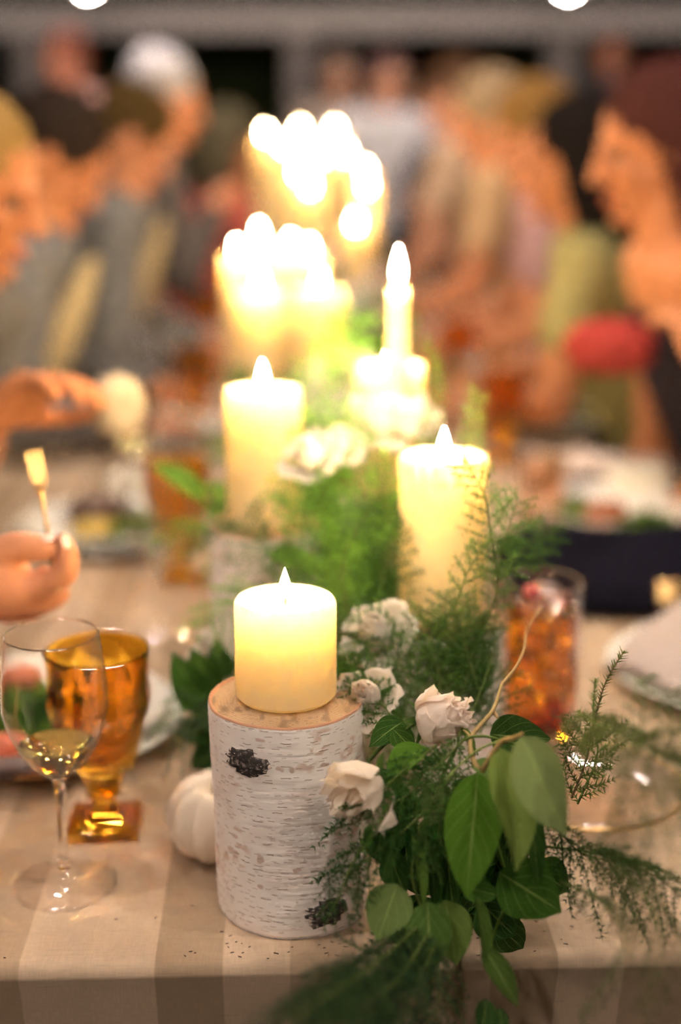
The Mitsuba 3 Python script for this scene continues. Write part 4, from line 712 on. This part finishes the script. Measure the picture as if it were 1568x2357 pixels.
for i in range(32):
    t = (i + .5) / 32; y = 1.12 * (3.8 / 1.12) ** t; x = .0 + rs.normal(0, .045); lab = f'leafy branch in the garland {WHERE[min(9, int(t * 10))]}'
    k = thing('leafy_branch', lab, 'branch', lab + ', massed'); a = rs.uniform(0, 6.28); p0 = A(x, y, TABLE + rs.uniform(.02, .13)); d = unit(A(math.cos(a) * .55, math.sin(a) * .8, rs.uniform(.2, .7))); P = spline([p0, p0 + d * .08 + A(0, 0, .02), p0 + d * .16], 10); put(part(k, 'stem'), tube(P, .0015, 5), 'matte', True, (.09, .13, .04))
    for j in range(6):
        q = P[2 + j if j < 5 else 9]; s = unit(np.cross(d, A(0, 0, 1))) * (1 if j % 2 else -1); dd = unit(d * .6 + s * .8 + A(0, 0, rs.uniform(-.3, .5))); add_leaf(k, q, q + dd * rs.uniform(.05, .075), rs.uniform(.028, .042), A(rs.normal(0, .4), -.6, 1), np.asarray(GC[rs.integers(4)]) * rs.uniform(.6, 1.1), bend=.1)
# ----------------------------------------------------------------- people
def sph(p, r, n=14): return m3.Manifold.sphere(r, n).translate([float(x) for x in p])
def ell(p, r, R=None, n=20):
    m = m3.Manifold.sphere(1.0, n).scale([float(x) for x in r])
    if R is not None: m = m.transform(np.column_stack([R, np.zeros(3)]).tolist())
    return m.translate([float(x) for x in p])
def hull(*s): return m3.Manifold.batch_hull(list(s))
def bone(p, q, a, b): return hull(sph(p, a), sph(q, b))
def chain(ps, rs_): return [bone(ps[i], ps[i + 1], rs_[i], rs_[i + 1]) for i in range(len(ps) - 1)]
def union(l): return m3.Manifold.batch_boolean(l, m3.OpType.Add)
def soft(m, edge, it=8):
    t = to_tm(m.refine_to_length(edge)); t.merge_vertices(); trimesh.smoothing.filter_taubin(t, .5, .53, it); return t
def elbow(s, w, l1, l2, hint):
    d = w - s; L = np.linalg.norm(d); L2 = min(L, (l1 + l2) * .995); x = unit(d); a = (l1 * l1 - l2 * l2 + L2 * L2) / (2 * L2); h = math.sqrt(max(l1 * l1 - a * a, 0)); n = unit(hint - x * (hint @ x)); e = s + x * a + n * h
    return e, e + unit(w - e) * l2 if L > L2 else w
def hand_bones(w, f, n, side, curl=.5, s=1.0):
    """w wrist, f finger direction, n back of the hand, side +1 right / -1 left"""
    f = unit(f); n = unit(n - f * (n @ f)); l = np.cross(n, f) * side; out = []
    P = lambda a, b, c: w + (f * a + l * b + n * c) * s
    out.append(hull(sph(w, .024 * s), sph(P(.03, .028, -.004), .016 * s), sph(P(.085, .030, 0), .0125 * s), sph(P(.082, -.028, 0), .0115 * s), sph(P(.03, -.022, -.003), .016 * s)))
    for i, (b, L) in enumerate(((.030, .074), (.0105, .082), (-.0095, .076), (-.0275, .06))):
        p = P(.086 - .004 * (i == 3), b, 0); ang = .15; ps = [p]
        for j, fr in enumerate((.45, .31, .24)):
            ang += curl * (.8, 1.0, .7)[j]; d = f * math.cos(ang) - n * math.sin(ang) + l * (1.5 - i) * .05; p = p + unit(d) * L * fr * s; ps.append(p)
        out += chain(ps, [.0098 * s, .0088 * s, .0082 * s, .0070 * s])
    t0_ = P(.022, .026, -.008); d1 = unit(f * .62 + l * .70 - n * .3); d2 = unit(f * .8 + l * .35 - n * .35); d3 = unit(f * .9 + l * .05 - n * .35)
    ps = [t0_, t0_ + d1 * .04 * s, t0_ + d1 * .04 * s + d2 * .034 * s, t0_ + d1 * .04 * s + d2 * .034 * s + d3 * .026 * s]; out += chain(ps, [.0135 * s, .0112 * s, .0098 * s, .0078 * s])
    return out
def chair(xy, yaw, label):
    k = thing('dining_chair', label, 'chair'); M = mat4(rotz(yaw), (xy[0], xy[1], 0)); W = (.28, .19, .11)
    put(part(k, 'seat'), moved(rbox(.42, .42, .03, .01, 6), A(0, -.02, .445)), 'matte', 40, W, to_world=M)
    for sx in (-1, 1):
        for sy in (-1, 1):
            h = .43 if sy > 0 else .92; put(part(k, 'leg'), moved(rbox(.034, .034, h, .006, 6), A(sx * .19, -.02 + sy * .195, h / 2)), 'matte', 40, W, to_world=M)
    put(part(k, 'backrest'), moved(rbox(.36, .02, .16, .008, 6), A(0, -.213, .80)), 'matte', 40, W, to_world=M)
SKIN = [(.60, .26, .135), (.47, .19, .088), (.66, .35, .23), (.55, .24, .16)]
def person(label, head, yaw, top, hair, skin=0, out=.22, wrists=((.15, .42, .80), (-.15, .42, .80)), sleeve='long', lower=(.03, .03, .05), hairlen=0, nod=.15, turn=0.0, standing=False, front=None, seat=True, cap=None, fem=False, hands=True, hair_n=None):
    """head: the head's centre in the world; yaw: which way the person faces (0 = +y, counter-clockwise); wrists in the person's own frame, heights from the floor"""
    Rz = rotz(yaw); fx, fy = Rz[:, 0], Rz[:, 1]; up = A(0, 0, 1); k = thing('person', label, 'person'); SK = SKIN[skin]; H = np.asarray(head, float); sc = .94 if fem else 1.0
    neck = H - up * .135 - fy * .035; chest = neck - up * .22 - fy * (.03 + out * .25)
    pel = A(*(H - fy * (.05 + out))[:2], .545 if not standing else H[2] - .70); sw = .165 * sc + (0 if fem else .015)
    S = [neck + fx * sw * s - up * .055 - fy * .01 for s in (1, -1)]
    W = [A(*(A(pel[0], pel[1], 0) + fx * w[0] + fy * w[1])[:2], w[2]) if len(w) == 3 else np.asarray(w[0], float) for w in wrists]; E = []
    for i, s in enumerate((1, -1)):
        e, w = elbow(S[i], W[i], .285 * sc, .255 * sc, -up * .8 + fx * s * .55 - fy * .2); E.append(e); W[i] = w
    hips = [pel + fx * .085 * s - up * .01 for s in (1, -1)]
    if standing: knees = [h - up * .42 + fy * .01 for h in hips]; ank = [A(q[0], q[1], .085) for q in knees]
    else: knees = [h + fy * .42 + fx * .03 * s + A(0, 0, -.02) for h, s in zip(hips, (1, -1))]; ank = [A(*(q + fy * .03)[:2], .085) for q in knees]
    toes = [a + fy * .14 - up * .04 for a in ank]
    def torso(g): return [hull(ell(pel, (.155 * sc + g, .115 + g, .11 + g), Rz), ell(pel * .45 + chest * .55, (.135 * sc + g, .098 + g, .09), Rz)), hull(ell(pel * .45 + chest * .55, (.135 * sc + g, .098 + g, .09), Rz), ell(chest, (.158 * sc + g, .108 + g, .10 + g), Rz)), hull(ell(chest, (.158 * sc + g, .108 + g, .10 + g), Rz), ell(neck - up * .045 - fy * .005, (.135 * sc + g, .066 + g, .05 + g), Rz), sph(S[0], .052 + g), sph(S[1], .052 + g)), hull(sph(neck - up * .03, .06 + g), sph(neck - up * .06 + fx * .1, .04 + g), sph(neck - up * .06 - fx * .1, .04 + g))]
    Rh = Rz @ rotz(turn) @ rotx(-nod); hp = lambda x, y, z: H + Rh @ A(x, y, z); HE = lambda c, r: ell(hp(*c), r, Rh)
    body = torso(0) + [bone(neck - up * .05, H - up * .05 - fy * .012, .058, .052)]
    body += [HE((0, -.015, .03), (.076, .096, .088)), hull(HE((0, .022, -.03), (.058, .062, .05)), HE((0, .052, -.085), (.026, .022, .022)), HE((0, -.03, -.03), (.062, .05, .05)))]
    body += [hull(HE((0, .082, .012), (.009, .012, .012)), HE((0, .104, -.022), (.014, .012, .010)), HE((0, .085, -.024), (.018, .01, .010))), hull(HE((-.03, .072, .027), (.018, .012, .007)), HE((.03, .072, .027), (.018, .012, .007))), HE((0, .082, -.058), (.024, .012, .011)), HE((0, .076, -.09), (.02, .016, .014)), HE((.076, -.008, -.005), (.010, .02, .032)), HE((-.076, -.008, -.005), (.010, .02, .032)), HE((.036, .062, -.02), (.022, .02, .02)), HE((-.036, .062, -.02), (.022, .02, .02))]
    for i in (0, 1):
        body += chain([S[i], S[i] * .5 + E[i] * .5, E[i]], [.050 * sc, .046 * sc, .038 * sc]) + chain([E[i], E[i] * .65 + W[i] * .35, W[i]], [.038 * sc, .040 * sc, .026 * sc])
        f = unit(W[i] - E[i]); n = up + fx * (-.3 if i == 0 else .3)
        if hands: body += hand_bones(W[i], f - up * .1, n, 1 if i == 0 else -1, .45, sc)
        body += chain([hips[i], hips[i] * .5 + knees[i] * .5, knees[i]], [.085, .075, .058]) + chain([knees[i], knees[i] * .6 + ank[i] * .4, ank[i]], [.056, .056, .04]) + [bone(ank[i], toes[i], .042, .032)]
    put(part(k, 'body'), soft(union(body), .016, 6), 'skin', True, SK)
    for s in (-1, 1):
        put(part(k + '__body', 'eye'), to_tm(HE((s * .031, .071, .004), (.0125, .011, .009))), 'porcelain', True, (.10, .07, .05))
    put(part(k + '__body', 'mouth'), to_tm(hull(HE((-.018, .089, -.059), (.007, .006, .004)), HE((.018, .089, -.059), (.007, .006, .004)), HE((0, .0945, -.059), (.008, .005, .006)))), 'skin', True, (SK[0] * .85, SK[1] * .5, SK[2] * .5))
    # clothes
    g = .013; cl = torso(g); names = {'long': 'jacket', 'short': 'shirt', 'none': 'dress'}
    if sleeve != 'none':
        for i in (0, 1):
            cl += chain([S[i], S[i] * .5 + E[i] * .5, E[i]], [.062 * sc, .060 * sc, .053 * sc] if sleeve == 'long' else [.062, .06, .056])[: 2 if sleeve == 'long' else 1]
            if sleeve == 'long': cl += chain([E[i], E[i] * .12 + W[i] * .88], [.053 * sc, .040 * sc])
    C = soft(union(cl), .02, 8); v = np.asarray(C.vertices); C.vertices = v + np.asarray(C.vertex_normals) * (meshkit.fbm(v * 14, 3)[:, None] - .5) * .012
    if sleeve == 'none':     # cut to a neckline below the shoulders
        C = trimesh.intersections.slice_mesh_plane(C, -unit(up - fy * .25), neck - up * .115 + fy * .05)
    put(part(k, names[sleeve]), C, 'matte', True, top)
    if front is not None:    # shirt between the lapels
        pts = []
        for t in np.linspace(0, 1, 9):
            c = (neck - up * .05) * (1 - t) + (pel * .6 + chest * .4) * t; w = .045 + .06 * math.sin(min(1, t * 1.6) * 2.2); dep = .075 + .062 * math.sin(min(1, t * 1.5 + .15) * 1.75)
            pts.append([c + fx * (x * w) + fy * (dep - .35 * (x * w) ** 2 / .06 + .012) for x in np.linspace(-1, 1, 9)])
        put(part(k, 'shirt_front', 'pale shirt front'), sheet_solid(np.array(pts), .01), 'matte', 30, front)
        put(part(k + '__shirt_front', 'collar', 'pale shirt collar'), soft(m3.Manifold.batch_boolean([bone(neck - up * .05, neck - up * .005, .07, .064), bone(neck - up * .1, neck + up * .08, .056, .056)], m3.OpType.Subtract), .015, 3), 'matte', 40, front)
    lo = []
    for i in (0, 1):
        lo += chain([hips[i], knees[i]], [.098, .07]) + (chain([knees[i], ank[i]], [.068, .056]) if sleeve != 'none' else [])
    lo.append(ell(pel - up * .02, (.168 * sc, .128, .105), Rz)); put(part(k, 'skirt' if sleeve == 'none' else 'trousers'), soft(union(lo), .025, 6), 'matte', True, top if sleeve == 'none' else lower)
    put(part(k, 'shoes'), soft(union([bone(a - up * .02, t, .046, .04) for a, t in zip(ank, toes)]).trim_by_plane((0, 0, 1), .003), .02, 2), 'satin', 40, (.03, .02, .02))
    # hair
    hc = [HE((0, -.024, .042), (.086, .098, .090))]
    if hairlen: hc += [hull(HE((0, -.07, .0), (.078, .05, .06)), HE((0, -.085, -.05 - hairlen * .4), (.075, .04, .05)), HE((0, -.075, -.09 - hairlen), (.065, .035, .03))), hull(HE((.07, -.02, .02), (.02, .04, .05)), HE((.068, -.035, -.08 - hairlen * .5), (.02, .03, .03))), hull(HE((-.07, -.02, .02), (.02, .04, .05)), HE((-.068, -.035, -.08 - hairlen * .5), (.02, .03, .03)))]
    else: hc += [hull(HE((0, -.06, .0), (.077, .052, .06)), HE((0, -.068, -.05), (.06, .035, .03)))]
    hm = union(hc) - HE((0, .062, -.035), (.062, .075, .088)) - HE((0, .09, .0), (.058, .07, .062))
    hm = soft(hm, .011, 4); v = np.asarray(hm.vertices); hm.vertices = v + np.asarray(hm.vertex_normals) * (meshkit.fbm(v * A(90, 90, 30), 2)[:, None] - .45) * .010
    put(part(k, 'hair'), hm, 'matte', True, hair)
    if cap is not None: put(part(k, 'cap', cap[0]), soft(HE((0, -.03, .062), (.083, .092, .082)).trim_by_plane(tuple(Rh @ A(0, -.35, 1)), float(hp(0, -.03, .085) @ unit(Rh @ A(0, -.35, 1)))), .012, 2), 'satin', 40, cap[1])
    if seat and not standing: chair(pel[:2], yaw, ' '.join(('wooden chair of the ' + label).split()[:14]))
    return k
R_, L_ = -math.pi / 2, math.pi / 2        # facing right (+x) and left (-x)
GREY = (.15, .15, .16)
person('blond person in a grey short-sleeved top at the left edge, face lit orange', at(-70, 430, 1.9), R_ - .1, (.13, .125, .125), (.24, .15, .055), 1, out=.50, nod=.35, sleeve='short', hairlen=.04, fem=True,
       wrists=((aty(-30, 962, 1.56),), (aty(-90, 1040, 1.66),)))
person('dark-haired man in a grey suit looking down, second from the left', at(128, 368, 2.7), R_ + .05, GREY, (.022, .016, .014), 1, out=.28, nod=.7, front=(.56, .47, .30), wrists=((.2, .50, .80), (-.16, .5, .80)))
person('brown-haired man in a grey suit, third from the left', at(308, 322, 3.35), R_ + .1, (.18, .18, .18), (.065, .040, .016), 0, out=.26, nod=.65, front=(.56, .47, .30), wrists=((.2, .48, .80), (-.16, .48, .80)))
person('man with a shiny silver-white cap, his face orange, farther along the left side', at(380, 235, 3.9), R_ + .25, (.11, .10, .10), (.35, .33, .34), 0, out=.2, nod=.25, cap=('shiny silver-white cap', (.62, .62, .72)), wrists=((.14, .36, 1.12), (-.16, .42, .80)))
person('guest in a coral red top at the far left end of the table', at(535, 335, 4.6), R_ + .4, (.50, .12, .10), (.10, .09, .06), 1, out=.15, sleeve='short', fem=True, hairlen=.05)
person('standing guest in a pink shirt in the dark at the upper left', at(150, 140, 6.2), math.pi - .5, (.55, .33, .30), (.10, .03, .02), 3, standing=True, sleeve='short', nod=.1, wrists=((.22, .1, .95), (-.22, .1, .95)))
person('small far guest with a pale pink face above the tallest candles', at(782, 180, 8.0), math.pi + .1, (.5, .40, .36), (.40, .30, .26), 2, standing=True, sleeve='short', wrists=((.22, .1, .95), (-.22, .1, .95)))
person('far guest in a white shirt behind the far candle cluster', at(893, 188, 6.6), math.pi + .3, (.78, .78, .88), (.15, .09, .09), 2, standing=True, sleeve='long', nod=.2, wrists=((.2, .2, 1.0), (-.2, .25, 1.05)))
person('small far standing guest with a reddish face right of the brightest post', at(1410, 122, 8.2), math.pi - .2, (.05, .05, .06), (.05, .03, .03), 3, standing=True, wrists=((.22, .1, .95), (-.22, .1, .95)))
person('pink-faced guest far along the right side of the table', at(1040, 228, 4.7), L_ - .35, (.62, .45, .33), (.10, .055, .035), 2, out=.2, sleeve='short', nod=.2, wrists=((.14, .42, .80), (-.14, .42, .80)))
person('guest with light tan hair in a cream top on the right side', at(1125, 275, 3.9), L_ - .2, (.52, .36, .22), (.30, .22, .14), 0, out=.22, sleeve='short', nod=.45, hairlen=.05, fem=True, wrists=((.16, .48, .82), (-.16, .48, .82)))
person('guest with golden brown hair and a lilac top on the right side', at(1225, 312, 3.4), L_ - .1, (.42, .26, .28), (.22, .12, .04), 0, out=.22, sleeve='short', nod=.4, hairlen=.03, fem=True, wrists=((.16, .50, .80), (-.16, .46, .80)))
person('guest with black hair in an olive gold dress on the right', at(1318, 372, 2.75), L_ - .25, (.30, .27, .12), (.012, .010, .010), 1, out=.20, sleeve='short', nod=.12, hairlen=.13, fem=True, wrists=((.18, .46, .80), (-.18, .46, .80)))
person('auburn-haired guest with bare shoulders at the right edge', at(1515, 340, 2.2), L_ + .05, (.035, .03, .04), (.055, .02, .018), 1, out=.24, sleeve='none', nod=.25, hairlen=.16, fem=True, wrists=((.2, .22, .80), (-.18, .24, .80)))
person('guest in a dark grey sleeve at the lower right edge', at(1800, 470, 1.75), L_, (.09, .09, .105), (.06, .04, .03), 0, out=.22, wrists=((aty(1790, 990, 1.62),), (aty(1650, 850, 1.95),)))
# the near guest, mostly outside the frame, whose left hand holds a fork
def near_guest():
    k = thing('person', 'near guest at the left edge whose hand holds an upright gold fork', 'person'); up = A(0, 0, 1)
    wr = at(-75, 1352, 1.205); el = A(-.58, 1.19, .80); S1_ = A(-.70, 1.25, 1.10); S2_ = A(-.72, .88, 1.10); el2 = A(-.68, .78, .84); wr2 = A(-.50, .93, .80); neck = A(-.70, 1.06, 1.16); H = A(-.66, 1.06, 1.31); chest = A(-.75, 1.06, .94); pel = A(-.92, 1.06, .545)
    q = lambda px, py, d: at(px, py, d); b = []
    b += [hull(sph(wr, .025), sph(wr + A(.02, 0, -.004), .024)), hull(sph(wr, .026), sph(q(-10, 1330, 1.205), .028), sph(q(30, 1365, 1.20), .021), sph(q(15, 1290, 1.215), .018))]
    b += chain([q(-20, 1290, 1.20), q(35, 1258, 1.19), q(95, 1262, 1.185), q(128, 1262, 1.185)], [.0165, .0135, .0115, .0085])                       # thumb
    b += chain([q(20, 1350, 1.205), q(100, 1352, 1.195), q(152, 1322, 1.185), q(158, 1275, 1.18), q(144, 1245, 1.18)], [.0150, .0115, .0100, .0090, .0068])   # first finger
    b += chain([q(25, 1375, 1.215), q(95, 1385, 1.21), q(135, 1368, 1.22), q(128, 1335, 1.235), q(100, 1320, 1.24)], [.0150, .0115, .0100, .0090, .0075])
    b += chain([q(10, 1395, 1.23), q(70, 1402, 1.235), q(98, 1388, 1.25), q(85, 1360, 1.26), q(60, 1350, 1.262)], [.0150, .0110, .0095, .0085, .0070])
    b += chain([q(0, 1400, 1.245), q(40, 1410, 1.255), q(62, 1398, 1.268), q(50, 1375, 1.275)], [.0135, .0095, .0085, .0070])
    b += chain([S1_, el], [.05, .04]) + chain([el, el * .6 + wr * .4, wr], [.04, .041, .027]) + chain([S2_, el2, wr2], [.05, .04, .027]) + hand_bones(wr2, A(.8, .3, -.1), A(0, 0, 1), 1, .5)
    R = rotz(R_); b += [hull(ell(pel, (.15, .115, .11), R), ell(chest, (.16, .11, .1), R)), hull(ell(chest, (.16, .11, .1), R), sph(S1_, .05), sph(S2_, .05), sph(neck - up * .04, .06)), bone(neck, H - up * .05, .055, .052), ell(H, (.076, .095, .11), R), hull(ell(H + A(.03, 0, -.05), (.055, .06, .05), R), sph(H + A(.055, 0, -.09), .022)), hull(sph(H + A(.085, 0, .0), .01), sph(H + A(.108, 0, -.03), .013))]
    kn = [pel + A(.42, s * .11, -.02) for s in (1, -1)]; an = [A(x[0] + .03, x[1], .085) for x in kn]
    for i in (0, 1): b += chain([pel + A(0, (.09, -.09)[i], 0), kn[i]], [.085, .058]) + chain([kn[i], an[i]], [.056, .04]) + [bone(an[i], an[i] + A(.13, 0, -.04), .042, .032)]
    put(part(k, 'body'), soft(union(b), .012, 5), 'skin', True, (.58, .25, .14))
    nail = lambda c, n, x, w: put(part(k + '__body', 'fingernail', 'glossy fingernail'), moved(ellm, c, frame(n, x), w), 'porcelain', True, (.86, .60, .52))
    global ellm
    ellm = to_tm(ell((0, 0, 0), (1.15, .8, .22)))
    nail(q(112, 1238, 1.178), A(-.1, -.55, .85), A(1, 0, .1), .0055); nail(q(152, 1246, 1.1725), A(.5, -.75, .35), A(-.2, 0, 1), .0055)
    g = .013; c = [hull(ell(pel, (.15 + g, .115 + g, .11 + g), R), ell(chest, (.16 + g, .11 + g, .1 + g), R)), hull(ell(chest, (.16 + g, .11 + g, .1 + g), R), sph(S1_, .06), sph(S2_, .06), sph(neck - up * .05, .065))] + chain([S1_, S1_ * .3 + el * .7], [.062, .055]) + chain([S2_, S2_ * .3 + el2 * .7], [.062, .055])
    put(part(k, 'shirt'), soft(union(c), .02, 6), 'matte', True, (.10, .10, .12))
    put(part(k, 'trousers'), soft(union([ell(pel - up * .02, (.128, .168, .105))] + sum([chain([pel + A(0, (.09, -.09)[i], 0), kn[i]], [.098, .07]) + chain([kn[i], an[i]], [.068, .056]) for i in (0, 1)], [])), .025, 5), 'matte', True, (.04, .04, .06))
    put(part(k, 'hair'), soft(ell(H + A(-.025, 0, .03), (.09, .104, .10), R) - ell(H + A(.075, 0, -.03), (.07, .08, .10), R), .012, 4), 'matte', True, (.08, .05, .03))
    chair(pel[:2], R_, 'wooden chair under the near guest holding the fork')
    # the fork, tines up, between thumb and first finger
    lo, hi = q(128, 1318, 1.188), q(86, 1085, 1.215); z = unit(hi - lo); Rf = frame(A(0, -1, .1), np.cross(z, A(0, -1, .1))); Rf = np.stack([unit(np.cross(z, A(0, -1, .15))), z, np.cross(unit(np.cross(z, A(0, -1, .15))), z)], 1)
    kk = thing('fork', 'upright gold fork held in the hand of the near guest at the left', 'fork'); m = moved(FK, A(0, .085, 0)); m.vertices = m.vertices * .62
    put(kk, moved(m, lo, Rf), 'gold_metal', 40)
near_guest()
